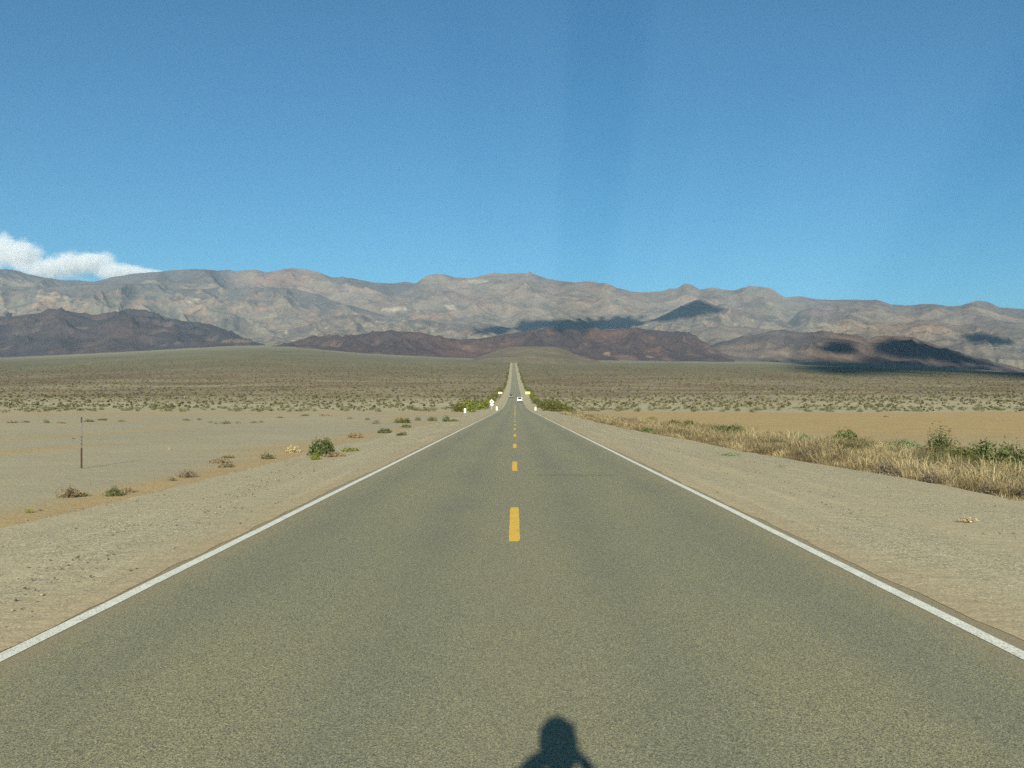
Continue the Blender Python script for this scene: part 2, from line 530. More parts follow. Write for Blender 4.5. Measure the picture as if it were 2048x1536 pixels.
def blob(px, py, cx, cy, rx, ry, seed=0, thr=0.15):
    d = 1 - np.sqrt(((px - cx) / rx)**2 + ((py - cy) / ry)**2)
    n = fbm(px / 16.0, py / 7.0, 4, seed)
    return sstep(0.0, 0.25, d * 0.7 + n * 0.55 - thr)


TERR = []


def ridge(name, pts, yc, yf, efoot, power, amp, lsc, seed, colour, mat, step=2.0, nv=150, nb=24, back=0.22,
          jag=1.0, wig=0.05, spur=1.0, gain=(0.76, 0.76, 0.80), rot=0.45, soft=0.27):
    """a range of hills: crest line given by photo pixels, standing at yc, foot at yf, real depth and back slope"""
    pts = sorted(pts)
    pxs = np.arange(pts[0][0], pts[-1][0] + 0.1, step)
    cy = np.interp(pxs, [p[0] for p in pts], [p[1] for p in pts])
    kern = np.hanning(7); kern /= kern.sum()
    cy = np.convolve(np.pad(cy, 3, mode='edge'), kern, 'valid')
    endf = np.minimum(np.arange(len(pxs)), np.arange(len(pxs))[::-1]) / 12.0
    endf = np.clip(endf, 0, 1)
    cy = cy + jag * endf * (1.0 * fbm(pxs / 22.0, pxs * 0 + seed, 4, seed, 0.5))
    tx = (pxs - CX) / F
    Yc = yc * (1 + wig * pnoise(pxs / 170.0, pxs * 0 + 0.5, seed + 1) + 0.3 * wig * pnoise(pxs / 50., pxs * 0 + 1.5, seed + 2))
    Yf = yf * (1 + 0.03 * spur * pnoise(pxs / 60.0, pxs * 0 + 7.5, seed + 3) + 0.02 * spur * pnoise(pxs / 22., pxs * 0 + 4.5, seed + 4))
    ef = np.interp(pxs, [p[0] for p in efoot], [p[1] for p in efoot]) if not np.isscalar(efoot) else np.full(len(pxs), float(efoot))
    hf = CAMH + (HY - ef) / F * Yf; hc = CAMH + (HY - cy) / F * Yc
    v = np.concatenate([np.linspace(0, 1, nv), 1 + np.linspace(0, 1, nb + 1)[1:]])[:, None]
    vf = np.clip(v, 0, 1); vb = np.clip(v - 1, 0, 1)
    YY = Yf + (Yc - Yf) * vf + back * (Yc - Yf) * vb * 1.5
    XX = tx[None] * (Yf + (Yc - Yf) * vf)
    XX = XX + tx[None] * (YY - (Yf + (Yc - Yf) * vf))
    a = (XX * math.cos(rot) + YY * math.sin(rot)) / lsc; b = (YY * math.cos(rot) - XX * math.sin(rot)) / (lsc * 1.7)
    wx = 0.35 * fbm(a * 0.7, b * 0.7, 2, seed + 9); wy = 0.35 * fbm(a * 0.7 + 5, b * 0.7, 2, seed + 10)
    R = ridged(a + wx, b + wy, 5, seed + 5, 0.45)
    dh = np.maximum(hc - hf, 1.0)[None]
    P = vf**power
    env = np.clip(vf, 0, 1)**0.8 * np.clip(1 - vf, 0, 1)**0.55 * 2.0
    bump_h = amp * dh * env * (R - 0.42)
    small = 0.03 * amp * dh * np.clip(vf, 0.0, 1)**0.6 * fbm(a * 7, b * 9, 3, seed + 6) * np.clip(1.02 - vf, 0, 1)**0.3
    ZZ = hf[None] + (hc - hf)[None] * P + bump_h + small
    ZZ = ZZ - vb**1.3 * dh * (1.0 + 0.15 * R)
    ZZ[0] -= 120.0                                          # the foot reaches down under the plain
    px = XX / YY * F + CX; py = HY - (ZZ - CAMH) / YY * F
    rgb = colour(px, py, np.broadcast_to(v, px.shape), R, XX, YY) 
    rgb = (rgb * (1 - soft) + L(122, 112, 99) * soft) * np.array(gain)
    TERR.append((px[:nv].ravel(), py[:nv].ravel(), XX[:nv].ravel(), YY[:nv].ravel(), ZZ[:nv].ravel()))
    o = mesh_np(name, np.stack([XX, YY, ZZ], -1).reshape(-1, 3), [grid_faces(*XX.shape)], mat, smooth=True,
                attrs={'rock': ('FLOAT_COLOR', np.clip(rgb, 0, 1).reshape(-1, 3))})
    return tag(o, kind='structure')


SKYLINE = [(-700, 560), (-500, 540), (-300, 556), (-120, 532), (0, 539), (20, 539), (51, 547), (85, 556), (113, 561), (147, 562), (185, 565), (219, 557), (260, 548),
           (308, 544), (342, 541), (386, 538), (427, 540), (468, 545), (496, 542), (513, 541), (530, 547), (554, 542), (581, 536), (615, 539), (639, 545),
           (660, 554), (711, 558), (746, 565), (787, 567), (811, 563), (831, 567), (848, 556), (869, 551), (886, 548), (910, 555), (944, 556), (964, 551),
           (987, 545), (1009, 548), (1053, 546), (1070, 549), (1094, 557), (1122, 562), (1149, 565), (1173, 563), (1211, 567), (1231, 575), (1265, 583),
           (1286, 585), (1326, 582), (1340, 577), (1351, 578), (1371, 569), (1386, 571), (1399, 579), (1426, 575), (1446, 579), (1468, 581), (1486, 575),
           (1519, 573), (1541, 576), (1570, 595), (1599, 592), (1629, 598), (1665, 600), (1702, 599), (1757, 601), (1782, 609), (1819, 611), (1848, 608),
           (1870, 608), (1899, 613), (1921, 611), (1954, 601), (1976, 604), (2001, 615), (2048, 618), (2200, 628), (2400, 612), (2750, 640)]


def col_far(px, py, v, R, X, Yw):
    n = fbm(px / 90., py / 24., 4, 201); m = fbm(px / 35., py / 9., 4, 202)
    c = mixc(L(122, 112, 94), L(134, 114, 96), sstep(-0.25, 0.3, n))
    c = mixc(c, L(104, 99, 92), sstep(0.0, 0.4, m) * 0.8)
    lowp = sstep(600, 650, py)
    c = mixc(c, L(116, 110, 94), lowp * 0.75)
    # dark caps and dark rock faces
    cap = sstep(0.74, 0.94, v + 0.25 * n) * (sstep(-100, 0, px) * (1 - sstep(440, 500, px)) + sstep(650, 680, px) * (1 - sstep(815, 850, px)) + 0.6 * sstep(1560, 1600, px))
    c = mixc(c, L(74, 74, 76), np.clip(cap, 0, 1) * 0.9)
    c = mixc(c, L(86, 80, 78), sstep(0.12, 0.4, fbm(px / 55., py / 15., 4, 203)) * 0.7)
    c = mixc(c, L(150, 112, 90), blob(px, py, 560, 560, 120, 20, 3) * 0.5)
    c = mixc(c, L(186, 176, 140), blob(px, py, 955, 562, 36, 9, 4, 0.2) * 0.55)
    c = mixc(c, L(170, 158, 126), blob(px, py, 105, 592, 90, 16, 5, 0.2) * 0.5)
    c = mixc(c, L(190, 180, 152), blob(px, py, 790, 619, 56, 8, 6, 0.25) * 0.75)
    c = mixc(c, L(200, 180, 152), blob(px, py, 902, 614, 22, 7, 7, 0.2) * 0.7)
    c = mixc(c, L(150, 116, 92), blob(px, py, 860, 632, 70, 10, 8) * 0.7)
    c = mixc(c, L(138, 116, 90), blob(px, py, 1800, 655, 220, 26, 9) * 0.7)
    c = mixc(c, L(118, 98, 92), blob(px, py, 1640, 624, 50, 14, 10) * 0.9)
    return c


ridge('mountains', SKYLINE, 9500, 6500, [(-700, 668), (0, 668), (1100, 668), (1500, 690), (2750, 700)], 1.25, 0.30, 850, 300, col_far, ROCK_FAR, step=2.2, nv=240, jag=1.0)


def col_mid(px, py, v, R, X, Yw):
    n = fbm(px / 60., py / 16., 4, 211); m = fbm(px / 24., py / 8., 4, 212)
    c = mixc(L(120, 113, 94), L(140, 116, 94), sstep(-0.2, 0.3, n))
    c = mixc(c, L(94, 90, 84), sstep(0.05, 0.35, m) * 0.8)
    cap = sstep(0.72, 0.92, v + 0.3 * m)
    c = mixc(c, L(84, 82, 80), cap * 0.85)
    c = mixc(c, L(176, 162, 128), blob(px, py, 110, 596, 80, 14, 15, 0.3) * 0.6)
    c = mixc(c, L(150, 118, 94), blob(px, py, 640, 652, 120, 10, 16, 0.15) * 0.55)
    c = mixc(c, L(190, 178, 150), blob(px, py, 380, 600, 30, 9, 17, 0.2) * 0.6)
    return c


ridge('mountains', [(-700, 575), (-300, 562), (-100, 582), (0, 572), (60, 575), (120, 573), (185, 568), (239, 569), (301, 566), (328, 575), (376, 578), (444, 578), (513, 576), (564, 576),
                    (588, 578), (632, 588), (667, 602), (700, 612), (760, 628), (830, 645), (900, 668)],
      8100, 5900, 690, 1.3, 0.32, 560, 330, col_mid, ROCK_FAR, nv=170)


def col_foot(px, py, v, R, X, Yw):
    n = fbm(px / 40., py / 12., 4, 221); m = fbm(px / 18., py / 6., 4, 222)
    c = mixc(L(116, 108, 90), L(136, 112, 92), sstep(-0.1, 0.35, n))
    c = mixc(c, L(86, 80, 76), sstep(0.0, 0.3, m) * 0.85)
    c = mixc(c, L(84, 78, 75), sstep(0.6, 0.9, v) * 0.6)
    c = mixc(c, L(172, 160, 134), sstep(0.28, 0.42, fbm(px / 20., py / 6., 3, 223)) * 0.6)
    return c


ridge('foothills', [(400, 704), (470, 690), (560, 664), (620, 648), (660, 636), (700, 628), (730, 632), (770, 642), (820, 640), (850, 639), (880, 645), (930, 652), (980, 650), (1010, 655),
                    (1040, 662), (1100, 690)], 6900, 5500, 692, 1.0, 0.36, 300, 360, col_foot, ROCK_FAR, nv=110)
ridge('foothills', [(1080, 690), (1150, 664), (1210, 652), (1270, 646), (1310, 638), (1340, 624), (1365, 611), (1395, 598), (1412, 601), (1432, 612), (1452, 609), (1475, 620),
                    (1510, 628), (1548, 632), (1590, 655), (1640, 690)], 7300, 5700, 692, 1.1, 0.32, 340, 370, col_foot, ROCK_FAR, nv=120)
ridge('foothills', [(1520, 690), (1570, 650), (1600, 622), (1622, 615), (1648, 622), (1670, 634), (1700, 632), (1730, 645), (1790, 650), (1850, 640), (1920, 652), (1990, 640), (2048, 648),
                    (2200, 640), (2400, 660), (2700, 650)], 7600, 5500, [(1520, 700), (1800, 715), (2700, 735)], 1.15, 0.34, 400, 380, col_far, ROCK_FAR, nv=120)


def dark_cols(base, warm, pale):
    def f(px, py, v, R, X, Yw):
        n = fbm(X / 420., Yw / 700., 4, 231); m = fbm(X / 120., Yw / 200., 4, 232)
        c = mixc(L(*base), L(*warm), sstep(-0.15, 0.4, n))
        c = mixc(c, L(*pale), sstep(0.12, 0.5, m) * (1 - sstep(0.55, 0.95, v)) * 0.75)
        c = mixc(c, L(66, 60, 60), sstep(0.5, 0.8, R) * 0.25)
        c = mixc(c, L(190, 165, 132), blob(px, py, 1215, 708, 16, 7, 18, 0.3) * 0.6)
        c = mixc(c, L(196, 176, 140), blob(px, py, 1300, 714, 18, 6, 19, 0.3) * 0.6)
        c = mixc(c, L(150, 118, 94), blob(px, py, 1310, 700, 40, 10, 21, 0.25) * 0.5)
        c = mixc(c, L(160, 138, 112), blob(px, py, 480, 682, 40, 5, 20, 0.1) * 0.8)
        return c
    return f


# dark hills
ridge('dark_hills', [(-700, 650), (-400, 620), (-200, 640), (-60, 628), (0, 633), (24, 633), (44, 630), (79, 626), (109, 618), (137, 622), (161, 627), (185, 630), (219, 627), (253, 622),
                     (284, 622), (308, 627), (328, 634), (362, 641), (396, 646), (434, 653), (455, 662), (485, 675), (506, 684), (530, 694)], 5600, 4300,
      [(-700, 726), (0, 716), (300, 706), (530, 698)], 0.85, 0.36, 240, 400, dark_cols((78, 72, 74), (96, 82, 76), (128, 112, 98)), ROCK_NEAR, nv=120, soft=0.0, gain=(0.56, 0.52, 0.54), spur=0.35, rot=-0.7)
ridge('dark_hills', [(525, 697), (545, 692), (564, 689), (598, 680), (632, 675), (684, 674), (711, 670), (752, 665), (787, 664), (811, 665), (855, 670), (889, 675), (923, 680), (958, 677), (992, 672),
                     (1019, 667), (1046, 663), (1087, 660), (1128, 658), (1197, 660), (1265, 659), (1300, 659), (1329, 662), (1373, 668), (1395, 677), (1430, 696), (1470, 722)], 4900, 3900,
      [(525, 705), (700, 716), (900, 722), (1300, 724), (1470, 728)], 0.8, 0.44, 240, 410, dark_cols((86, 72, 68), (106, 84, 74), (136, 112, 92)), ROCK_NEAR, nv=120, soft=0.0, gain=(0.56, 0.52, 0.54), spur=0.4)
ridge('dark_hills', [(1300, 690), (1370, 659), (1440, 652), (1500, 655), (1545, 660), (1600, 690)], 6000, 5000, 715, 1.0, 0.34, 300, 420,
      dark_cols((112, 102, 88), (120, 104, 88), (140, 124, 102)), ROCK_NEAR, nv=90)
ridge('dark_hills', [(1370, 720), (1400, 700), (1440, 686), (1480, 676), (1519, 668), (1548, 660), (1570, 662), (1607, 665), (1643, 664), (1683, 667), (1713, 673), (1738, 677), (1764, 671), (1789, 672),
                     (1822, 675), (1855, 684), (1884, 695), (1921, 704), (1950, 715), (1987, 723), (2030, 735), (2080, 748)], 5300, 4200,
      [(1370, 726), (1600, 738), (1800, 745), (2080, 758)], 0.85, 0.36, 300, 430, dark_cols((92, 82, 76), (112, 98, 84), (134, 120, 100)), ROCK_NEAR, nv=120, soft=0.0, gain=(0.74, 0.71, 0.72), spur=0.4)


def col_fan(px, py, v, R, X, Yw):
    n = fbm(X / 160., Yw / 260., 4, 241)
    return mixc(L(122, 112, 88), L(106, 96, 76), sstep(-0.3, 0.4, n))


ridge('fan_terrace', [(930, 728), (964, 711), (992, 703), (1019, 694), (1053, 692.5), (1111, 694), (1135, 701), (1149, 708), (1200, 724)], 2900, 2150, 731, 0.75, 0.12, 200, 440, col_fan, ROCK_NEAR, nv=80, jag=0.4, gain=(0.92, 0.90, 0.86))

# ------------------------------------------------------------------ clouds
k = N('cloud_vapour', 1.0, 0.0)
k.color(k.ramp(k.noise(0.002, 6), [(0.3, (0.75, 0.76, 0.78)), (0.7, (0.85, 0.85, 0.86))]))
VAPOUR = k.m


# the ground too can take the shadow of a cloud


def seen(px, py):
    """nearest hillside or plain point on the sight line through a photo pixel"""
    best = px2w(px, py)
    best = best if best[1] > 900 else None
    for (a_, b_, x_, y_, z_) in TERR:
        d_ = (np.abs(a_ - px) < 5) & (np.abs(b_ - py) < 2.5)
        if d_.any():
            i_ = np.where(d_)[0]; j_ = i_[np.argmin(y_[i_])]
            if best is None or y_[j_] < best[1]: best = (float(x_[j_]), float(y_[j_]), float(z_[j_]))
    return Vector(best) if best else None


def overhead_cloud(outline, alt, seed):
    """a flat ragged cumulus high overhead, behind the frame; its shadow falls across the given stretch of hills"""
    n0 = len(outline); pts = []
    for i_ in range(n0):                                     # densify
        (x0, y0_), (x1, y1) = outline[i_], outline[(i_ + 1) % n0]
        for t_ in (0.0, 0.34, 0.67): pts.append((x0 + (x1 - x0) * t_, y0_ + (y1 - y0_) * t_))
    Q = []
    for p_ in pts:
        T = seen(*p_)
        if T is not None: Q.append(np.array((T - LD * ((alt - T.z) / math.sin(SUN_EL)))[:2]))
    Q = np.array(Q); Q = 0.5 * Q + 0.25 * np.roll(Q, 1, 0) + 0.25 * np.roll(Q, -1, 0)
    c0 = Q.mean(0); Q = Q - c0; n_ = len(Q)
    rr = random.Random(seed)
    rings = [0.0, 0.3, 0.55, 0.75, 0.88, 0.97]
    bm = bmesh.new(); top = []; bot = []
    for r_ in rings:
        tr, br = [], []
        for q in Q:
            w_ = 0.94 * r_ * (1 + (0.07 * pnoise(q[0] / 90.0, q[1] / 90.0, seed) if r_ > 0.5 else 0))
            h_ = math.sqrt(max(0, 1 - r_ * r_)) * (1 + 0.4 * float(pnoise(q[0] * r_ / 130.0, q[1] * r_ / 130.0, seed + 3)))
            tr.append(bm.verts.new((q[0] * w_, q[1] * w_, 60 * h_))); br.append(bm.verts.new((q[0] * w_, q[1] * w_, -12 * h_)))
        top.append(tr); bot.append(br)
    for L_, flip in ((top, False), (bot, True)):
        for r_ in range(len(rings) - 1):
            for j_ in range(n_):
                k2 = (j_ + 1) % n_
                f_ = [L_[r_][j_], L_[r_ + 1][j_], L_[r_ + 1][k2], L_[r_][k2]]
                bm.faces.new(f_[::-1] if flip else f_)
    for j_ in range(n_):
        k2 = (j_ + 1) % n_
        bm.faces.new((top[-1][j_], bot[-1][j_], bot[-1][k2], top[-1][k2]))
    bmesh.ops.remove_doubles(bm, verts=bm.verts, dist=0.01)
    for _ in range(30 * n0):                                 # ragged shreds round the rim
        q = Q[rr.randrange(n_)] * (1 + rr.gauss(-0.01, 0.065)); sz = rr.uniform(12, 36)
        for v in bmesh.ops.create_icosphere(bm, subdivisions=1, radius=1.0)['verts']:
            v.co = Vector((v.co.x * sz + q[0] + 0.0, v.co.y * sz * 1.6 + q[1], v.co.z * 14))
    o = bm_obj('cloud', bm, VAPOUR, smooth=True)
    o.location = (c0[0], c0[1], alt)
    return tag(o, kind='stuff')


def at(px, py, yd):
    return ((px - CX) / F * yd, yd, CAMH + (HY - py) / F * yd)


ALT = 2600
overhead_cloud([(1530, 721), (1620, 723), (1700, 720), (1790, 723), (1870, 728), (1960, 736), (1990, 742), (1900, 742), (1780, 743), (1690, 743), (1640, 737), (1600, 729)], ALT, 1)
overhead_cloud([(1745, 688), (1785, 676), (1825, 679), (1860, 689), (1900, 700), (1950, 717), (1990, 728), (1940, 725), (1880, 717), (1820, 710), (1770, 702)], ALT, 2)
overhead_cloud([(1640, 692), (1680, 684), (1708, 690), (1700, 702), (1660, 700)], ALT, 8)
overhead_cloud([(1085, 655), (1095, 643), (1140, 638), (1200, 633), (1290, 634), (1300, 641), (1240, 650), (1190, 656), (1120, 658)], ALT, 3)
overhead_cloud([(950, 662), (980, 652), (1040, 645), (1085, 642), (1085, 654), (1020, 658), (980, 666)], ALT, 9)
overhead_cloud([(1300, 638), (1340, 624), (1370, 610), (1395, 600), (1420, 608), (1440, 618), (1410, 624), (1370, 632), (1320, 640)], ALT, 4)
overhead_cloud([(1925, 669), (1975, 669), (2025, 683), (1990, 687), (1950, 680)], ALT, 5)
overhead_cloud([(1990, 744), (2040, 743), (2120, 750), (2120, 758), (2040, 753)], ALT, 6)

# far cumulus behind the range, left
m = bpy.data.materials.new('cumulus_vapour'); m.use_nodes = True
t = m.node_tree; t.nodes.remove(t.nodes['Principled BSDF'])
pv_ = t.nodes.new('ShaderNodeVolumePrincipled'); pv_.inputs['Color'].default_value = (1, 1, 1, 1); pv_.inputs['Anisotropy'].default_value = 0.0
tc = t.nodes.new('ShaderNodeTexCoord')
dens = None


def mnode(op, a, b):
    n = t.nodes.new('ShaderNodeMath'); n.operation = op
    for s_, v_ in zip(n.inputs, (a, b)):
        if isinstance(v_, bpy.types.NodeSocket): t.links.new(v_, s_)
        else: s_.default_value = v_
    return n.outputs[0]


CD = 42000.0
CP = Vector(at(110, 540, CD))
puffs = [(-60, 520, 62, 52), (5, 500, 40, 30), (40, 510, 44, 30), (95, 538, 60, 24), (150, 530, 36, 26), (190, 527, 42, 24), (240, 545, 55, 20), (295, 548, 40, 10), (-150, 540, 90, 60)]
nz = t.nodes.new('ShaderNodeTexNoise'); nz.inputs['Scale'].default_value = 0.0016; nz.inputs['Detail'].default_value = 6; nz.inputs['Roughness'].default_value = 0.6
t.links.new(tc.outputs['Object'], nz.inputs['Vector'])
for (pxx, pyy, rx, ry) in puffs:
    c0 = Vector(at(pxx, pyy, CD)) - CP
    sub = t.nodes.new('ShaderNodeVectorMath'); sub.operation = 'SUBTRACT'; t.links.new(tc.outputs['Object'], sub.inputs[0]); sub.inputs[1].default_value = c0
    mul = t.nodes.new('ShaderNodeVectorMath'); mul.operation = 'MULTIPLY'; t.links.new(sub.outputs[0], mul.inputs[0])
    mul.inputs[1].default_value = (F / (rx * 1.1) / CD, 1 / 1200.0, F / (ry * 1.05) / CD)
    ln = t.nodes.new('ShaderNodeVectorMath'); ln.operation = 'LENGTH'; t.links.new(mul.outputs[0], ln.inputs[0])
    d = mnode('SUBTRACT', 1.0, ln.outputs['Value'])
    dens = d if dens is None else mnode('MAXIMUM', dens, d)
dens = mnode('ADD', dens, mnode('MULTIPLY', mnode('SUBTRACT', nz.outputs['Fac'], 0.5), 2.0))
dens = mnode('MULTIPLY', mnode('MINIMUM', mnode('MAXIMUM', dens, 0.0), 0.5), 0.0034)
t.links.new(dens, pv_.inputs['Density'])
t.links.new(pv_.outputs[0], t.nodes['Material Output'].inputs['Volume'])
bm = bmesh.new(); add_box(bm, (0, 0, 300), (12000, 3600, 3400))
o = bm_obj('cloud', bm, m); o.location = CP; tag(o, kind='stuff')

# ------------------------------------------------------------------ haze
m = bpy.data.materials.new('desert_haze'); m.use_nodes = True
t = m.node_tree; t.nodes.remove(t.nodes['Principled BSDF'])
hz = t.nodes.new('ShaderNodeVolumePrincipled'); hz.inputs['Color'].default_value = (0.50, 0.76, 1.0, 1)
hz.inputs['Density'].default_value = 3.0e-5; hz.inputs['Anisotropy'].default_value = 0.0
t.links.new(hz.outputs[0], t.nodes['Material Output'].inputs['Volume'])
bm = bmesh.new(); add_box(bm, (0, 5500, 749), (34000, 17000, 1502))
tag(bm_obj('haze', bm, m), kind='stuff')

# ------------------------------------------------------------------ plants
def leaf_mat(name, stops, attr=True):
    k = N(name, 0.8, 0.15)
    f = k.attr('tint') if attr else k.objrand()
    cc = k.ramp(f, stops)
    r = k.objrand()
    cc = k.mix(0.35, cc, k.ramp(r, [(0.0, 0.35), (1.0, 0.65)]), 'OVERLAY')
    k.color(cc)
    tr = k.n.new('ShaderNodeBsdfTranslucent'); k.link(cc, tr.inputs['Color'])
    mx = k.n.new('ShaderNodeMixShader'); mx.inputs[0].default_value = 0.25
    k.link(k.b.outputs[0], mx.inputs[1]); k.link(tr.outputs[0], mx.inputs[2])
    k.link(mx.outputs[0], k.n['Material Output'].inputs['Surface'])
    return k.m


GREEN = leaf_mat('saltbush_leaf', [(0, lin(58, 66, 38)), (0.5, lin(86, 95, 56)), (1, lin(118, 125, 80))])
OLIVE = leaf_mat('creosote_leaf', [(0, lin(62, 64, 28)), (0.5, lin(86, 86, 42)), (1, lin(118, 114, 60))])
LIME = leaf_mat('fresh_leaf', [(0, lin(88, 98, 38)), (0.5, lin(116, 122, 52)), (1, lin(146, 146, 74))])
BROWN = leaf_mat('dry_twig', [(0, lin(94, 78, 58)), (0.5, lin(126, 108, 80)), (1, lin(160, 140, 104))])
GREY = leaf_mat('grey_tumbleweed_twig', [(0, lin(84, 76, 66)), (0.5, lin(112, 102, 88)), (1, lin(146, 132, 110))])
SAGE = leaf_mat('burrobush_leaf', [(0, lin(72, 73, 46)), (0.5, lin(100, 98, 67)), (1, lin(134, 128, 92))])
TEAL = leaf_mat('grey_green_leaf', [(0, lin(96, 112, 74)), (1, lin(130, 140, 100))])
STRAW = leaf_mat('straw', [(0, lin(126, 112, 82)), (0.4, lin(170, 152, 112)), (0.8, lin(196, 178, 134)), (1, lin(216, 200, 156))])
WEED = leaf_mat('green_weed_blade', [(0, lin(70, 78, 46)), (0.5, lin(104, 108, 68)), (1, lin(146, 140, 96))])
STEM = flat('woody_stem', (96, 82, 64), 0.9, 0.1)


def leaf_cards(n, w_, h_, size, rng, flatness=0.0, up=0.0, shell=0.55, lob=0.25):
    """leaf-sized quads through a lobed mound, width w_ and height h_; returns verts, faces, tint"""
    d = rng.normal(size=(n, 3)); d /= np.linalg.norm(d, axis=1)[:, None]; d[:, 2] = np.abs(d[:, 2])
    az = np.arctan2(d[:, 1], d[:, 0])
    ph = rng.random(4) * 6.28
    lobe = 1 + lob * (np.sin(3 * az + ph[0]) * 0.5 + np.sin(5 * az + ph[1]) * 0.35 + np.sin(2 * az + ph[2] + d[:, 2] * 4) * 0.5)
    r = (shell + (1 - shell) * rng.random(n)**0.6) * lobe * (0.9 + 0.25 * rng.random(n))
    P = d * r[:, None] * np.array([w_ / 2, w_ / 2, h_ * 0.95])
    P[:, 2] = P[:, 2] * (0.85 + 0.3 * rng.random(n)) + 0.02
    nrm = d * 0.7 + rng.normal(size=(n, 3)) * 0.7 + np.array([0, 0, up])
    nrm /= np.linalg.norm(nrm, axis=1)[:, None]
    t1 = np.cross(nrm, rng.normal(size=(n, 3))); t1 /= np.linalg.norm(t1, axis=1)[:, None]
    t2 = np.cross(nrm, t1)
    s = size * (0.6 + 0.8 * rng.random(n))[:, None]
    a = t1 * s; b = t2 * s * (0.45 - 0.25 * flatness)
    V = np.stack([P - a, P - b * 0.9 + a * 0.1, P + a, P + b * 0.9 + a * 0.1], 1).reshape(-1, 3)
    Fq = np.arange(4 * n).reshape(n, 4)
    tint = np.repeat(np.clip(0.5 + 0.28 * rng.normal(size=n) + 0.12 * np.sin(3 * az + ph[3]), 0, 1), 4)
    return V, Fq, tint


def twigs(n, w_, h_, rad, rng, spread=1.0, curl=0.3):
    """thin bent three-sided twigs rising from the root"""
    V = []; Fs = []
    seg = 4
    for i in range(n):
        az = rng.random() * 6.283; el = (0.15 + 0.85 * rng.random()) * math.pi / 2
        ln_ = 0.55 + 0.5 * rng.random()
        d = np.array([math.cos(az) * math.cos(el) * w_ / 2 * spread, math.sin(az) * math.cos(el) * w_ / 2 * spread, max(0.12, math.sin(el)) * h_]) * ln_
        p0 = np.array([math.cos(az), math.sin(az), 0]) * 0.05 * w_ * rng.random()
        base = len(V)
        bend = rng.normal(size=3) * curl * np.array([w_ / 2, w_ / 2, h_ * 0.5])
        for s in range(seg):
            t_ = s / (seg - 1)
            c = p0 + d * t_ + bend * t_ * (1 - t_) + np.array([0, 0, -0.01])
            rr = rad * (1 - 0.75 * t_)
            for q in range(3):
                a_ = q * 2.094
                V.append(c + np.array([math.cos(a_) * rr, math.sin(a_) * rr, 0.3 * rr * math.sin(a_ * 2)]))
        for s in range(seg - 1):
            for q in range(3):
                a0 = base + s * 3 + q; a1 = base + s * 3 + (q + 1) % 3
                Fs.append((a0, a1, a1 + 3, a0 + 3))
    return np.array(V), np.array(Fs)


def shrub(name, loc, w_, h_, leafmat, n, size, seed, label, group=None, cat='shrub', shell=0.45, nstem=24, stemmat=None, up=0.0, srad=0.006, lob=0.25):
    rng = np.random.default_rng(seed)
    r = empty(name, loc, rng.random() * 6.28)
    tag(r, label, cat, group)
    V, Fq, ti = leaf_cards(n, w_, h_, size, rng, shell=shell, up=up, lob=lob)
    mesh_np('foliage', V, [Fq], leafmat, r, attrs={'tint': ('FLOAT', ti)})
    if nstem:
        V, Fq = twigs(nstem, w_ * 0.95, h_ * 0.95, srad, rng)
        mesh_np('stem', V, [Fq], stemmat or STEM, r)
    return r


def gz(x, y, road=False):
    return float(ground_h(x, y))


def surf(px, py):
    """ground or shoulder point under a photo pixel"""
    x, y, z = px2w(px, py)
    yy = CAMH * F / max(1.0, (py - HY)); xx = (px - CX) / F * yy
    if abs(xx) < 7.0 and yy < 190:
        zz = -0.06; yy = (CAMH - zz) * F / (py - HY); xx = (px - CX) / F * yy
        return (xx, yy, zz)
    return (x, y, z)


def sized(px, py, wpx, hpx):
    x, y, z = surf(px, py)
    return (x, y, z - 0.02), wpx * y / F, hpx * y / F


def plant(px, py, wpx, hpx, mat, n, size, seed, label, name='desert_shrub', **kw):
    loc, w_, h_ = sized(px, py, wpx, hpx)
    return shrub(name, loc, w_, h_, mat, n, size * max(w_, h_), seed, label, **kw)


VG = 'low plants along the left edge of the road'
plant(645, 910, 56, 30, GREEN, 2600, 0.045, 1, 'large rounded grey green bush beside the left shoulder', 'saltbush', nstem=40)
plant(630, 918, 22, 12, LIME, 500, 0.07, 2, 'small bright yellow green plant below the large rounded bush', group=VG)
plant(668, 913, 52, 8, BROWN, 700, 0.035, 3, 'low brown creeping mat at the foot of the large rounded bush', 'creeping_plant', cat='plant', group=VG)
plant(700, 903, 36, 8, LIME, 500, 0.045, 4, 'low olive creeping plant just right of the large rounded bush', 'creeping_plant', cat='plant', group=VG)
plant(138, 995, 46, 24, BROWN, 420, 0.05, 5, 'straggly reddish brown shrub on the sand, nearest left edge of the photo', group=VG, nstem=70, shell=0.3)
plant(165, 993, 26, 9, OLIVE, 160, 0.06, 6, 'flattened olive twigs at the right foot of the straggly reddish shrub', 'creeping_plant', cat='plant', group=VG, nstem=30)
plant(228, 992, 34, 19, GREEN, 700, 0.05, 7, 'dark green low shrub at the berm of the left shoulder', group=VG)
plant(256, 985, 34, 11, BROWN, 240, 0.05, 8, 'brown dry sprigs trailing right of the dark green low shrub', group=VG, nstem=40)
plant(58, 1026, 18, 9, LIME, 120, 0.08, 9, 'tiny pale green tuft at the gravel berm by the left photo edge', 'grass_tuft', cat='grass tuft', group=VG)
plant(345, 962, 18, 10, SAGE, 160, 0.06, 10, 'small sage tuft at the left end of the dry sprig row', 'grass_tuft', cat='grass tuft', group=VG)
plant(375, 955, 38, 17, GREY, 260, 0.05, 11, 'wispy grey brown dry sprigs on the berm', group=VG, nstem=80)
plant(440, 926, 46, 9, BROWN, 300, 0.04, 12, 'flat dry brown shrub on the orange sand strip', group=VG, nstem=40)
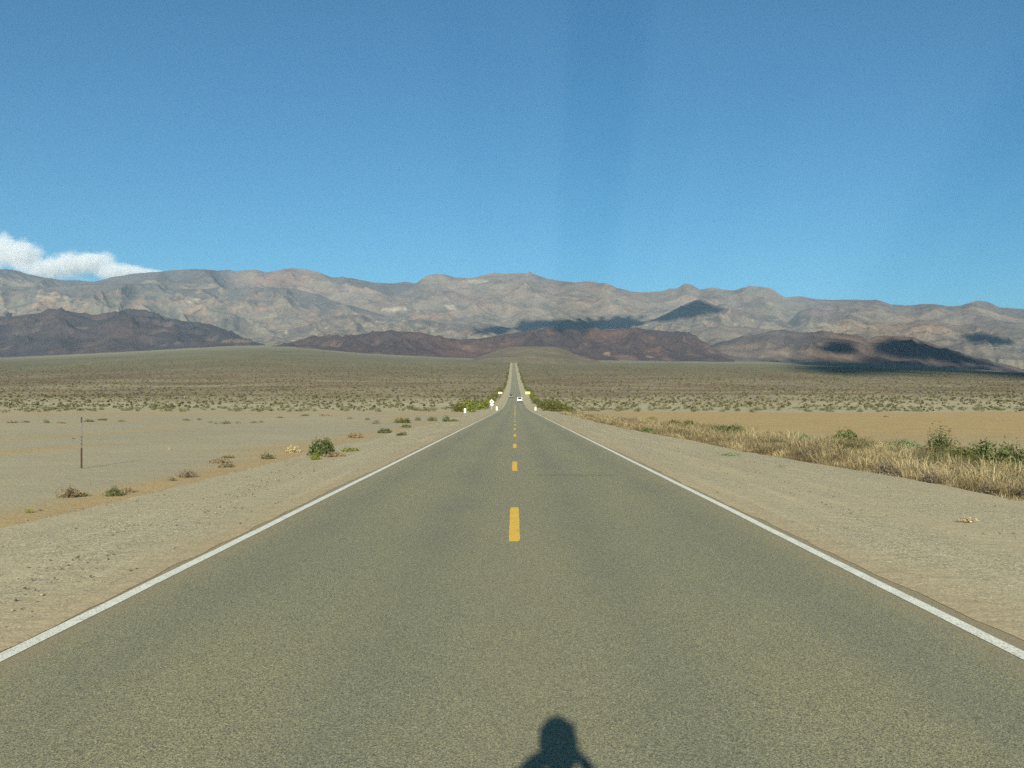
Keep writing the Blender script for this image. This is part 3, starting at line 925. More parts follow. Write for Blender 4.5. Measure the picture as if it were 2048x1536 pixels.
plant(455, 916, 30, 5, OLIVE, 160, 0.05, 13, 'dark flat mat behind the flat dry brown shrub', 'creeping_plant', cat='plant', group=VG)
plant(452, 935, 36, 10, SAGE, 200, 0.05, 14, 'pale sprigs along the berm below the flat dry brown shrub', group=VG, nstem=40)
plant(535, 918, 30, 13, SAGE, 320, 0.06, 15, 'pale olive tuft left of the large rounded bush', 'grass_tuft', cat='grass tuft', group=VG)
plant(585, 905, 34, 14, STRAW, 300, 0.05, 16, 'faded straw coloured shrub just left of the large rounded bush', group=VG, nstem=40)
plant(710, 876, 32, 12, BROWN, 300, 0.05, 17, 'rust tinted dry shrub up the berm from the large rounded bush', group=VG, nstem=40)
plant(770, 866, 32, 9, GREEN, 500, 0.05, 18, 'low grey green shrub at the shoulder edge, midway to the white post', group=VG)
plant(803, 871, 22, 8, OLIVE, 260, 0.06, 19, 'little olive brown shrub sitting out on the shoulder', group=VG)
plant(752, 848, 18, 9, GREY, 200, 0.06, 20, 'dark leaning twiggy shrub on the playa, behind the midway shrub', group=VG, nstem=40)
plant(806, 846, 36, 10, OLIVE, 460, 0.05, 21, 'broad dark olive shrub clump on the sand rise', group=VG)
plant(812, 855, 24, 6, GREEN, 260, 0.06, 22, 'low green strip plant in front of the broad olive clump', 'creeping_plant', cat='plant', group=VG)
plant(836, 841, 16, 8, SAGE, 200, 0.07, 23, 'small sage shrub right of the broad olive clump', group=VG)
plant(864, 842, 22, 8, OLIVE, 260, 0.06, 24, 'olive shrub between the sage shrub and the dark green clump', group=VG)
plant(892, 843, 16, 13, GREEN, 420, 0.07, 25, 'dark green upright clump nearest the white paddle post', group=VG)
plant(908, 843, 22, 4, OLIVE, 200, 0.06, 26, 'flat green mat right of the dark green upright clump', 'creeping_plant', cat='plant', group=VG)

# sparse tufts on the left playa
for j, (px, py, w_, h_) in enumerate([(25, 846, 26, 5), (52, 845, 18, 4), (92, 846, 16, 9), (122, 847, 20, 4), (178, 844, 26, 6), (205, 841, 20, 5), (243, 844, 16, 6), (372, 841, 18, 4), (398, 840, 12, 4),
                                      (420, 846, 12, 6), (432, 848, 10, 5), (452, 848, 24, 8), (475, 847, 14, 6), (508, 846, 16, 5), (522, 845, 10, 5), (650, 832, 26, 5), (560, 836, 16, 4),
                                      (610, 832, 20, 4), (700, 838, 16, 4), (735, 840, 14, 5)]):
    plant(px, py, w_ * 0.9, h_ * 0.9, (BROWN, SAGE, OLIVE)[j % 3], 130, 0.07, 60 + j, 'small dry tuft dotted across the pale playa left of the road', 'grass_tuft', cat='grass tuft',
          group='small tufts on the left playa', nstem=14, srad=0.008)

# dry grass belt along the right shoulder
def band_in(y): return 7.95 + 1.45 * (1 - sstep(10, 75, y)) + 0.55 * pnoise(y / 9.0, y * 0 + 3.3, 5) + 0.5 * pnoise(y / 2.2, y * 0 + 6.1, 6) - 0.006 * y * 0.3


RG = 'bushes in the dry grass on the right'
BUSHES = [
        (1692, 890, 54, 24, GREEN, 'dark green bush behind the golden grass, small and alone'),
        (1603, 886, 36, 14, TEAL, 'pale green low bush at the back of the golden grass'),
        (1812, 903, 54, 18, TEAL, 'pale grey green spreading bush left of the tallest green bush'),
        (1880, 922, 52, 52, GREEN, 'tallest dark green bush standing in the golden grass'),
        (1920, 934, 44, 34, OLIVE, 'dusky olive bush just right of the tallest green bush'),
        (1968, 934, 70, 42, GREEN, 'wide leafy green bush two right of the tallest green bush'),
        (2026, 948, 74, 50, GREEN, 'big dense green bush in the grass at the right photo edge'),
        (1347, 857, 30, 14, GREEN, 'small dark green bush in the grass where the belt narrows'),
        (1378, 860, 34, 15, OLIVE, 'olive bush right of the small dark green one in the belt'),
        (1440, 868, 40, 14, GREEN, 'middling green bush near the centre of the grass belt'),
        (1296, 868, 34, 9, GREEN, 'low green bush on the front edge of the grass belt'),
        (1302, 845, 22, 8, OLIVE, 'tiny olive bush in the far narrow grass'),
        (1466, 872, 40, 18, GREEN, 'little green bush right of the middling green bush')]
for (px, py, w_, h_, mt, lb) in BUSHES:
    plant(px, py, w_ * 1.1, h_ * 1.15, mt, 2600, 0.042, int(px), lb, group=RG, nstem=30)
TG = 'grey tumbleweeds along the front of the dry grass'
WEEDS = [
        (1772, 958, 46, 28, 'round dark grey tumbleweed against the front of the grass belt'),
        (1608, 922, 34, 18, 'small grey tumbleweed at the grass front, left of the round dark one'),
        (1668, 932, 34, 18, 'grey brown tumbleweed between the small one and the round dark one'),
        (1862, 975, 46, 30, 'brownish twiggy tumbleweed right of the round dark one'),
        (1978, 1000, 60, 24, 'flattened dark grey tumbleweed at the grass front near the right photo edge'),
        (2046, 1008, 40, 24, 'brown tumbleweed cut off by the right photo edge'),
        (1240, 850, 20, 8, 'tiny far tumbleweed where the shoulder meets the narrow grass'),
        (1372, 873, 26, 10, 'small tumbleweed on the grass front by the low green bush'),
        (1420, 880, 36, 11, 'sprawling brown tumbleweed midway along the grass front')]
for (px, py, w_, h_, lb) in WEEDS:
    plant(px, py, w_ * 1.15, h_ * 1.25, GREY, 1300, 0.035, int(px) + 3, lb, 'tumbleweed', group=TG, nstem=160, stemmat=GREY, srad=0.004, shell=0.35)

nC = 5200
yy = np.concatenate([RNG.uniform(9, 45, 2300), RNG.uniform(45, 110, 2200), RNG.uniform(110, 170, 700)])
wid = 4.6 + 3.4 * (1 - sstep(60, 115, yy)) + 1.3 * pnoise(yy / 13.0, yy * 0 + 1.1, 7)
u = RNG.random(len(yy))
xx = band_in(yy) + u * wid
keep = (pnoise(xx / 0.9, yy / 1.6, 44) > -0.42 + 0.60 * u**2)
for it_ in BUSHES + WEEDS:
    l_, bw, bh = sized(it_[0], it_[1], it_[2], it_[3])
    keep &= ~((np.abs(xx - l_[0]) < bw * 0.42) & (yy < l_[1] + bw * 0.35) & (yy > l_[1] - bw * 0.4 - (0.5 if it_ in WEEDS else 0.7)))
xx, yy, u = xx[keep], yy[keep], u[keep]
def tufts(name, xx, yy, hgt, nb, mat, label, seed, tone):
    """loose bent blades in rounded tufts, one mass"""
    rg = np.random.default_rng(seed); n = len(xx); m_ = n * nb
    zz = ground_h(xx, yy)
    spr = np.repeat(0.08 + 0.30 * hgt, nb)
    dx, dy = rg.normal(size=m_) * spr * 0.6, rg.normal(size=m_) * spr * 0.6
    X0 = np.repeat(xx, nb) + dx; Y0 = np.repeat(yy, nb) + dy; Z0 = np.repeat(zz, nb) - 0.02
    H0 = np.repeat(hgt, nb) * (0.45 + 0.75 * rg.random(m_))
    az = np.arctan2(dy, dx) + rg.normal(size=m_) * 0.9
    lean = H0 * (0.2 + 1.7 * rg.random(m_))
    wb = (0.0018 + 0.0022 * rg.random(m_)) * (1 + np.repeat(yy, nb) / 55)
    fx, fy = np.cos(az), np.sin(az)
    rx, ry_ = np.cos(az + 1.57 + rg.normal(size=m_) * 0.6), np.sin(az + 1.57)
    root = np.stack([X0, Y0, Z0], -1)
    mid = root + np.stack([fx * lean * 0.35, fy * lean * 0.35, H0 * 0.62], -1)
    tip = root + np.stack([fx * lean, fy * lean, H0 * (0.95 - 0.65 * rg.random(m_))], -1)
    side = np.stack([rx * wb, ry_ * wb, 0 * wb], -1)
    V = np.stack([root - side, root + side, mid - side * 0.8, mid + side * 0.8, tip], 1).reshape(-1, 3)
    b5 = np.arange(m_) * 5
    tint = np.repeat(np.clip(np.repeat(tone + 0.55 * pnoise(xx / 1.4, yy / 2.6, 46) + 0.12 * rg.normal(size=n), nb) + 0.13 * rg.normal(size=m_), 0, 1), 5)
    o = mesh_np(name, V, [np.stack([b5, b5 + 1, b5 + 3, b5 + 2], -1), np.stack([b5 + 2, b5 + 3, b5 + 4], -1)], mat, attrs={'tint': ('FLOAT', tint)})
    return tag(o, label, 'grass', kind='stuff')


n = len(xx)
hgt = np.where(RNG.random(n) < 0.3, RNG.uniform(0.48, 0.82, n), RNG.uniform(0.16, 0.42, n)) * (1.0 - 0.25 * u) * (0.5 + 0.5 * sstep(0.0, 0.14, u)) * (0.8 + 0.4 * sstep(-0.3, 0.4, pnoise(xx / 2.2, yy / 3.5, 45)))
green = (pnoise(xx / 2.2, yy / 4.0, 72) + 0.25 * sstep(45, 22, yy) + 0.2 * (u - 0.4) > 0.34) & (u > 0.2)
tufts('dry_grass', xx[~green], yy[~green], hgt[~green], 125, STRAW, 'golden dry grass belt along the right shoulder', 501, 0.5)
tufts('green_weeds', xx[green], yy[green], hgt[green] * 0.85, 125, WEED, 'muted green weeds growing through the dry grass belt', 502, 0.45)

plant(1462, 910, 44, 4, TEAL, 420, 0.03, 301, 'flat grey green ground plant on the right shoulder', 'creeping_plant', cat='plant', nstem=10)
plant(1562, 933, 26, 3, TEAL, 160, 0.04, 302, 'sparse flat weed on the right shoulder below the grass belt', 'creeping_plant', cat='plant', nstem=6)
plant(1935, 1042, 36, 7, STRAW, 120, 0.06, 303, 'loose scrap of straw lying on the right shoulder gravel', 'straw_wisp', cat='straw', nstem=20, stemmat=STRAW)

# roadside creosote hedge where the road climbs
rg = np.random.default_rng(77)
protos = []
for q in range(5):
    V, Fq, ti = leaf_cards(420, 2.0, 1.5, 0.13, rg, shell=0.35)
    me = mesh_np('creosote_bush', V, [Fq], (OLIVE, OLIVE, LIME, OLIVE, GREEN)[q], attrs={'tint': ('FLOAT', ti)})
    protos.append(me)
cnt = 0
used = set()
for sgn in (-1, 1):
    y = 203.0
    while y < 1850:
        for rep in range(2 if y < 420 else 1):
            q = int(rg.integers(0, 5))
            o = protos[q] if q not in used else protos[q].copy()
            if q in used: COL.objects.link(o)
            used.add(q)
            spread = 4.2 if y < 340 else 2.2
            x = sgn * (7.2 + (1.3 if sgn < 0 else 0) + rg.random() * spread) + float(road_x(y))
            if y > 700: x = sgn * (6.6 + rg.random() * 2.2) + float(road_x(y))
            yj = y + rg.uniform(-4, 4)
            s = (0.75 + 0.6 * rg.random()) * (1.15 if y < 330 else 1.0)
            o.location = (x, yj, gz(x, yj) - 0.05); o.rotation_euler = (0, 0, rg.random() * 6.28)
            o.scale = (s * (1.2 if y < 330 else 1), s * 1.2, s * (0.95 + 0.3 * rg.random()))
            side = 'left' if sgn < 0 else 'right'
            tag(o, f'yellow green creosote bush in the row lining the {side} side of the climbing road', 'shrub', f'creosote bushes lining the {side} roadside')
        y += 7 + 0.012 * y + rg.random() * 6

# ------------------------------------------------------------------ scrub on the fan: 300 nearest as things, the rest one mass
rg = np.random.default_rng(99)
N0 = 110000
t_ = rg.random(N0)
yb = np.sqrt(190**2 + t_ * (1700**2 - 190**2))
ub = rg.uniform(-0.62, 0.62, N0)
xb = ub * yb
dens_ = np.clip(1.15 - yb / 2200, 0.35, 1) * (0.45 + 0.55 * sstep(-0.35, 0.3, fbm(xb / 70, yb / 90, 3, 51)))
edge = 196 + 14 * pnoise(xb / 60., 0.3, 3) * -1
near_edge = sstep(-2, 34, yb - edge)
kp = (rg.random(N0) < dens_ * (0.10 + 0.9 * near_edge) * 0.62) & (yb > edge) & (np.abs(xb - road_x(yb)) > 9.5)
xb, yb = xb[kp], yb[kp]
zb = ground_h(xb, yb) - 0.04
sb = 0.55 + 0.75 * rg.random(len(xb))**1.6
inv = np.abs(xb / yb) < 0.53
dist = np.where(inv, yb / sb**0.6, 1e9)
order = np.argsort(dist)
big, rest = order[:285], order[285:]
protos = []
for q in range(6):
    V, Fq, ti = leaf_cards(150, 1.5, 0.9, 0.12, rg, shell=0.3)
    protos.append(mesh_np('desert_shrub', V, [Fq], SAGE, attrs={'tint': ('FLOAT', ti)}))
for j, i_ in enumerate(big):
    q = j % 6
    o = protos[q] if j < 6 else protos[q].copy()
    if j >= 6: COL.objects.link(o)
    o.location = (xb[i_], yb[i_], zb[i_]); o.rotation_euler = (0, 0, rg.random() * 6.28)
    s = sb[i_] * 0.85; o.scale = (s, s, s * (0.8 + 0.4 * rg.random()))
    side = 'left' if xb[i_] < 0 else 'right'
    tag(o, f'small olive desert shrub on the gravel plain beyond the playa, {side} of the road', 'shrub', f'desert shrubs on the plain {side} of the road')
nl = 12
n = len(rest)
C3 = np.stack([xb[rest], yb[rest], zb[rest]], -1)
sr = sb[rest] * (1 + 0.15 * sstep(500, 1400, yb[rest]))
d = rg.normal(size=(n, nl, 3)); d /= np.linalg.norm(d, axis=2)[..., None]; d[..., 2] = np.abs(d[..., 2])
P = C3[:, None] + d * (sr[:, None, None] * np.array([0.62, 0.62, 0.72])) * (0.45 + 0.55 * rg.random((n, nl, 1)))
nrm = d + rg.normal(size=(n, nl, 3)) * 0.5; nrm /= np.linalg.norm(nrm, axis=2)[..., None]
t1 = np.cross(nrm, rg.normal(size=(n, nl, 3))); t1 /= np.linalg.norm(t1, axis=2)[..., None]
t2 = np.cross(nrm, t1)
s_ = (sr[:, None] * (0.26 + 0.2 * rg.random((n, nl))))[..., None]
V = np.stack([P - t1 * s_, P - t2 * s_ * 0.8, P + t1 * s_, P + t2 * s_ * 0.8], 2).reshape(-1, 3)
tint = np.repeat(np.clip(np.repeat(0.45 + 0.25 * rg.normal(size=n), nl) + 0.12 * rg.normal(size=n * nl), 0, 1), 4)
o = mesh_np('desert_scrub', V, [np.arange(4 * n * nl).reshape(-1, 4)], SAGE, attrs={'tint': ('FLOAT', tint)})
tag(o, 'olive scrub dotting the rising gravel plain', 'scrub', kind='stuff')

# ------------------------------------------------------------------ loose gravel lying on the shoulders
rg = np.random.default_rng(123)
ico = bmesh.new(); bmesh.ops.create_icosphere(ico, subdivisions=1, radius=1.0)
IV = np.array([v.co[:] for v in ico.verts]); ico.faces.ensure_lookup_table(); IF = np.array([[v.index for v in f.verts] for f in ico.faces]); ico.free()
ng = 9000
yg = 4 + 44 * rg.random(ng)**1.5
sg = np.where(rg.random(ng) < 0.5, -1.0, 1.0)
xo = 3.75 + rg.random(ng)**0.8 * np.where(sg < 0, 3.6, 5.0)
keep = (pnoise(xo * sg / 0.8, yg / 2.2, 61) > -0.15) & (xo < np.where(sg < 0, 7.3, 7.6 + 1.4 * (1 - sstep(10, 75, yg))))
yg, sg, xo = yg[keep], sg[keep], xo[keep]
zg = np.interp(xo, [3.5, 3.9, 4.5, 5.2, 5.9, 6.5, 7.2, 9.2], [0.008, 0.008, -0.005, -0.03, -0.06, -0.08, -0.085, -0.09])
sz = 0.005 + 0.013 * rg.random(len(yg))**3
M3 = rg.normal(size=(len(yg), 1, 3)) * 0.25 + 1
V = IV[None] * sz[:, None, None] * M3 * np.array([1, 1, 0.7]) * (1 + 0.25 * rg.normal(size=(len(yg), len(IV), 1)))
V = V + np.stack([xo * sg, yg, zg + 0.002], -1)[:, None]
Fi = (IF[None] + (np.arange(len(yg)) * len(IV))[:, None, None]).reshape(-1, 3)
k = N('loose_stone', 0.95, 0.1)
k.color(k.ramp(k.attr('tint'), [(0, lin(74, 68, 57)), (0.6, lin(108, 99, 81)), (1, lin(146, 134, 110))]))
o = mesh_np('gravel', V.reshape(-1, 3), [Fi], k.m, attrs={'tint': ('FLOAT', np.repeat(rg.random(len(yg)), len(IV)))})
tag(o, 'loose gravel scattered over both road shoulders', 'gravel', kind='stuff')

# ------------------------------------------------------------------ street furniture
WHITEP = flat('white_plastic', (192, 190, 175), 0.5, 0.4, var=0.05)
GALV = flat('galvanised_steel', (128, 130, 126), 0.5, 0.5, 0.4)
GREENP = flat('grey_green_post_paint', (98, 112, 98), 0.7)
RUST = flat('red_brown_post_paint', (58, 24, 18), 0.7, 0.3, var=0.2, scale=10)
GREYP = flat('weathered_grey_plastic', (86, 86, 82), 0.6, 0.3)
DARKP = flat('dark_print', (52, 46, 44), 0.7)
YSIGN = flat('yellow_sign_sheeting', (238, 206, 60), 0.4, 0.5, var=0.04)
PSIGN = flat('pale_yellow_sign_sheeting', (236, 226, 150), 0.4, 0.5, var=0.04)
SIGNW = flat('dusty_white_sheeting', (196, 196, 176), 0.5, 0.3, var=0.05)
SIGNG = flat('grey_sign_symbol', (112, 116, 108), 0.5)

# utility marker stake
loc = surf(163, 937); loc = (loc[0], loc[1], loc[2])
Hs = 103 * loc[1] / F
r = empty('marker_stake', loc); tag(r, 'thin upright marker stake, red brown below and grey above, on the left playa', 'marker post')
bm = bmesh.new(); add_box(bm, (0, 0, Hs * 0.20 - 0.05), (0.048, 0.022, Hs * 0.40 + 0.1), 0.004); bm_obj('lower_post', bm, RUST, r)
bm = bmesh.new(); add_box(bm, (0, 0, Hs * 0.645), (0.038, 0.014, Hs * 0.49), 0.003); bm_obj('upper_panel', bm, GREYP, r)
bm = bmesh.new(); add_box(bm, (0, 0, Hs * 0.945), (0.042, 0.02, Hs * 0.11), 0.004); bm_obj('cap', bm, DARKP, r)
for q in range(7):
    bm = bmesh.new(); add_box(bm, (0, -0.0085, Hs * (0.425 + 0.033 * q + (0.012 if q % 2 else 0))), (0.034 if q < 4 else 0.024, 0.003, Hs * (0.021 if q % 2 else 0.014)))
    bm_obj('print_mark', bm, DARKP, r)


def paddle(loc, H, W, label, dark_stem):
    r = empty('delineator_post', loc); tag(r, label, 'delineator', 'white delineator posts')
    bm = bmesh.new(); add_box(bm, (0, 0, H * 0.5 - 0.1), (W * 0.45, 0.03, H + 0.15), 0.006); bm_obj('post', bm, GREENP if dark_stem else WHITEP, r)
    bm = bmesh.new()
    z0, z1 = (H * 0.45, H) if dark_stem else (H * 0.15, H)
    pts = [(-W / 2, z0), (W / 2, z0), (W / 2, z1 - W * 0.3), (W * 0.3, z1), (-W * 0.3, z1), (-W / 2, z1 - W * 0.3)]
    add_prism(bm, pts, -0.035, -0.017); bm_obj('panel', bm, WHITEP, r)
    return r


l1 = surf(930, 833)
paddle(l1, 16.5 * l1[1] / F, 4.2 * l1[1] / F, 'white paddle post on a grey green stem, nearest of the white posts', True)
y = 214.0
paddle((-36.5 / F * y, y, float(road_h(y)) - 0.2), 1.05, 0.36, 'short white post at the left road edge, below the shield sign', False)
paddle((41 / F * y, y, float(road_h(y)) - 0.2), 0.95, 0.36, 'short white post at the right road edge, beside the green hedge', False)

# route shield sign
y = 232.0; x = -46.5 / F * y
zb_ = gz(x, y)
r = empty('route_sign', (x, y, zb_)); tag(r, 'pale spade shaped route sign with a small plate under it, left of the road', 'road sign')
zt = CAMH + (HY - 798.5) / F * y - zb_
bm = bmesh.new(); add_box(bm, (0, 0.035, zt / 2 - 0.15), (0.09, 0.05, zt + 0.2)); bm_obj('post', bm, GALV, r)
wd, ht = 8.4 / F * y, 8.0 / F * y
zc = zt - ht / 2
half = [(0.0, 0.5), (0.14, 0.36), (0.34, 0.18), (0.48, -0.05), (0.5, -0.2), (0.44, -0.36), (0.3, -0.46), (0.1, -0.5)]
pts = [(a * wd, zc + b * ht) for a, b in half] + [(-a * wd, zc + b * ht) for a, b in half[::-1][:-1]]
bm = bmesh.new(); add_prism(bm, pts, -0.012, 0.008); bm_obj('shield', bm, SIGNW, r)
bm = bmesh.new(); add_prism(bm, [(a * wd * 0.6, zc - 0.02 + (b - 0.08) * ht * 0.55) for a, b in half] + [(-a * wd * 0.6, zc - 0.02 + (b - 0.08) * ht * 0.55) for a, b in half[::-1][:-1]], -0.017, -0.0125)
bm_obj('symbol', bm, SIGNG, r)
bm = bmesh.new(); add_box(bm, (0, -0.002, zt - ht - 0.32), (0.80, 0.02, 0.36), 0.004); bm_obj('plate', bm, SIGNW, r)


def board(px, ytop, wpx, hpx, y, mat, label):
    x = (px - CX) / F * y; z0 = gz(x, y)
    r = empty('warning_sign', (x, y, z0)); tag(r, label, 'road sign')
    zt = CAMH + (HY - ytop) / F * y - z0
    W, H = wpx / F * y, hpx / F * y
    for s in (-1, 1):
        bm = bmesh.new(); add_box(bm, (s * W * 0.28, 0.05, (zt - 0.05) / 2 - 0.15), (0.09, 0.09, zt + 0.2)); bm_obj('post', bm, GALV, r)
    bm = bmesh.new(); add_box(bm, (0, -0.01, zt - H / 2), (W, 0.03, H), 0.01); bm_obj('panel', bm, mat, r)


board(1000.5, 784.2, 7.6, 2.6, 520, PSIGN, 'pale yellow wide sign board among creosote bushes left of the climbing road')
board(1055.5, 783.6, 9.0, 4.4, 520, YSIGN, 'bright yellow wide sign board right of the climbing road')

# small stones and a stub on the playa
STONE = flat('playa_stone', (124, 114, 95), 0.95, 0.1, var=0.25)
DSTONE = flat('dark_stone', (84, 76, 66), 0.95, 0.1, var=0.25)


def rock(px, py, wpx, hpx, mat, label, seed):
    x, y, z = surf(px, py); W, H = wpx * y / F, hpx * y / F
    bm = bmesh.new(); bmesh.ops.create_icosphere(bm, subdivisions=3, radius=1.0)
    for v in bm.verts:
        n_ = float(fbm(np.array(v.co.x * 1.7 + seed), np.array(v.co.y * 1.7 + v.co.z), 3, seed))
        v.co = Vector((v.co.x * W / 2, v.co.y * W / 2 * 0.8, v.co.z * H * 0.6 + H * 0.3)) * (1 + 0.45 * n_)
    o = bm_obj('stone', bm, mat, smooth=False); o.location = (x, y, z - 0.01)
    tag(o, label, 'stone')


rock(339, 900, 7, 6, STONE, 'pale lone rock on the left playa, up from the marker stake', 1)
rock(147, 878, 6, 2.5, DSTONE, 'small dark clod on the playa left of the marker stake', 2)
rock(88, 1083, 12, 3, DSTONE, 'dark flat clod on the left shoulder gravel, nearer one', 3)
rock(152, 1057, 8, 3, DSTONE, 'dark clod on the left shoulder gravel near the berm', 4)
rock(80, 1022, 6, 5, DSTONE, 'dark little stone sitting on the berm at left', 5)
rock(1730, 1103, 6, 4, DSTONE, 'black pebble on the right shoulder beside the white line', 6)
rock(1772, 834, 10, 2.5, DSTONE, 'dark twig scrap on the orange sand right of the road', 7)
rock(1898, 862, 5, 3, DSTONE, 'dark stone on the sand behind the tallest green bush', 8)

# ------------------------------------------------------------------ vehicles
CARW = flat('white_car_paint', (226, 226, 222), 0.3, 0.5, var=0.02); CARG = flat('grey_car_paint', (112, 114, 112), 0.35, 0.5, 0.2, var=0.03)
CARD = flat('black_trim', (24, 24, 25), 0.6); GLASS = flat('dark_glass', (22, 26, 30), 0.08, 0.6, var=0.02)
TYRE = flat('tyre_rubber', (26, 26, 26), 0.9); RIM = flat('alloy_rim', (150, 152, 154), 0.35, 0.5, 0.7)
REDL = flat('red_lamp_lens', (150, 22, 18), 0.25, 0.5); LAMP = flat('clear_lamp_lens', (214, 214, 208), 0.2, 0.6)


def car(name, label, loc, rz, tilt, paint, Wd, Ln, prof, cabin, tall):
    """prof: lower body side outline (y,z); cabin: four (y,z) corners rear-bottom, rear-top, front-top, front-bottom; car faces +y"""
    r = empty(name, loc, rz, tilt); tag(r, label, 'car')
    bm = bmesh.new()
    hw = Wd / 2
    a = [bm.verts.new((-hw, y_, z_)) for y_, z_ in prof]; b = [bm.verts.new((hw, y_, z_)) for y_, z_ in prof]
    bm.faces.new(a); bm.faces.new(b[::-1])
    for i_ in range(len(prof)):
        j_ = (i_ + 1) % len(prof); bm.faces.new((a[i_], b[i_], b[j_], a[j_]))
    bmesh.ops.recalc_face_normals(bm, faces=bm.faces)
    bmesh.ops.bevel(bm, geom=list(bm.edges), offset=0.06, segments=2, affect='EDGES')
    it = 0.86
    cb = []
    for (y_, z_), k_ in zip(cabin, (0.97, it, it, 0.97)):
        cb.append((bm.verts.new((-hw * k_, y_, z_)), bm.verts.new((hw * k_, y_, z_))))
    nf = [bm.faces.new([c_[0] for c_ in cb]), bm.faces.new([c_[1] for c_ in cb][::-1])]
    for i_ in range(4):
        j_ = (i_ + 1) % 4; nf.append(bm.faces.new((cb[i_][0], cb[i_][1], cb[j_][1], cb[j_][0])))
    bmesh.ops.recalc_face_normals(bm, faces=nf)
    es = list({e for f_ in nf for e in f_.edges})
    bmesh.ops.bevel(bm, geom=es, offset=0.05, segments=2, affect='EDGES')
    bm_obj('body', bm, paint, r)

    def pane(nm, p4, off):
        P4 = [Vector(p_) for p_ in p4]; c_ = sum(P4, Vector()) / 4
        nn = (P4[1] - P4[0]).cross(P4[2] - P4[0]).normalized()
        bm = bmesh.new(); q_ = [bm.verts.new(c_ + (p_ - c_) * 0.84 + nn * off) for p_ in P4]
        f_ = bm.faces.new(q_); g_ = bmesh.ops.extrude_face_region(bm, geom=[f_])
        bmesh.ops.translate(bm, vec=-nn * 0.01, verts=[v_ for v_ in g_['geom'] if isinstance(v_, bmesh.types.BMVert)])
        bmesh.ops.recalc_face_normals(bm, faces=bm.faces)
        bm_obj(nm, bm, GLASS, r)
    (rb, rt, ft, fb) = cabin
    k0, k1 = 0.97 * hw, it * hw
    pane('rear_window', [(-k0, *rb), (k0, *rb), (k1, *rt), (-k1, *rt)], 0.012)
    pane('windscreen', [(k0, *fb), (-k0, *fb), (-k1, *ft), (k1, *ft)], 0.012)
    pane('side_window', [(k0, *rb), (k0, *fb), (k1, *ft), (k1, *rt)], 0.012)
    pane('side_window', [(-k0, *fb), (-k0, *rb), (-k1, *rt), (-k1, *ft)], 0.012)
    for s in (-1, 1):
        for yy_ in (-Ln * 0.31, Ln * 0.31):
            wl = empty('wheel', (s * (hw - 0.1), yy_, 0.34)); wl.parent = r
            bm = bmesh.new(); add_cyl(bm, (-0.11, 0, 0), (0.11, 0, 0), 0.34, seg=24); bm_obj('tyre', bm, TYRE, wl)
            bm = bmesh.new(); add_cyl(bm, (s * 0.105, 0, 0), (s * 0.122, 0, 0), 0.21, seg=16); bm_obj('rim', bm, RIM, wl)
        zl = prof[1][1] * 0.5 + 0.55
        bm = bmesh.new(); add_box(bm, (s * hw * 0.84, -Ln / 2 + 0.0, tall), (0.2, 0.05, 0.34), 0.01); bm_obj('tail_light', bm, REDL, r)
        bm = bmesh.new(); add_box(bm, (s * hw * 0.74, Ln / 2 - 0.0, tall * 0.86), (0.36, 0.06, 0.16), 0.01); bm_obj('headlight', bm, LAMP, r)
    bm = bmesh.new(); add_box(bm, (0, -Ln / 2 - 0.03, 0.46), (Wd * 0.97, 0.12, 0.24), 0.03); bm_obj('bumper', bm, CARD, r)
    bm = bmesh.new(); add_box(bm, (0, Ln / 2 + 0.03, 0.42), (Wd * 0.97, 0.12, 0.24), 0.03); bm_obj('bumper', bm, CARD, r)
    bm = bmesh.new(); add_box(bm, (0, -Ln / 2 - 0.012, 0.78), (0.34, 0.02, 0.16)); bm_obj('licence_plate', bm, LAMP, r)
    return r


def slope(y): return math.atan((float(road_h(y + 3)) - float(road_h(y - 3))) / 6)


y = 366.0
car('white_van', 'white van driving away up the right lane', (1.75, y, float(road_h(y)) + 0.002), 0, slope(y), CARW, 1.92, 4.8,
    [(-2.4, 0.36), (2.4, 0.32), (2.4, 0.86), (1.5, 1.06), (-2.4, 1.10)], [(-2.36, 1.08), (-2.05, 1.86), (0.55, 1.86), (1.45, 1.04)], 0.98)
y = 462.0
car('grey_sedan', 'small grey sedan with a dark windscreen coming down the left lane', (-1.85, y, float(road_h(y)) + 0.002), math.pi, -slope(y), CARG, 1.72, 4.4,
    [(-2.2, 0.30), (2.2, 0.28), (2.2, 0.70), (1.0, 0.92), (-2.2, 0.96)], [(-1.75, 0.94), (-1.05, 1.42), (0.15, 1.42), (0.95, 0.90)], 0.78)

# ------------------------------------------------------------------ the photographer, standing behind the camera (only the shadow falls in the picture)
SKIN = flat('skin', (186, 140, 112), 0.6); CLOTH = flat('dark_jacket_cloth', (60, 66, 78), 0.9); HAIR = flat('brown_hair', (70, 50, 36), 0.8); CAMB = flat('camera_plastic', (36, 36, 38), 0.4)
PX, PY = 0.125, -0.27


def skin_fig(name, verts, edges, radii, mat, parent=None, root=0, sub=2):
    me = bpy.data.meshes.new(name); me.from_pydata(verts, edges, []); me.materials.append(mat)
    o = bpy.data.objects.new(name, me); COL.objects.link(o)
    if parent: o.parent = parent
    sk = o.modifiers.new('skin', 'SKIN'); sk.use_smooth_shade = True
    if not me.skin_vertices: me.skin_vertices.new()
    for i_, rr in enumerate(radii):
        rr = rr if isinstance(rr, tuple) else (rr, rr)
        me.skin_vertices[0].data[i_].radius = rr
        me.skin_vertices[0].data[i_].use_root = (i_ == root)
    sb_ = o.modifiers.new('sub', 'SUBSURF'); sb_.levels = sub; sb_.render_levels = sub
    return o


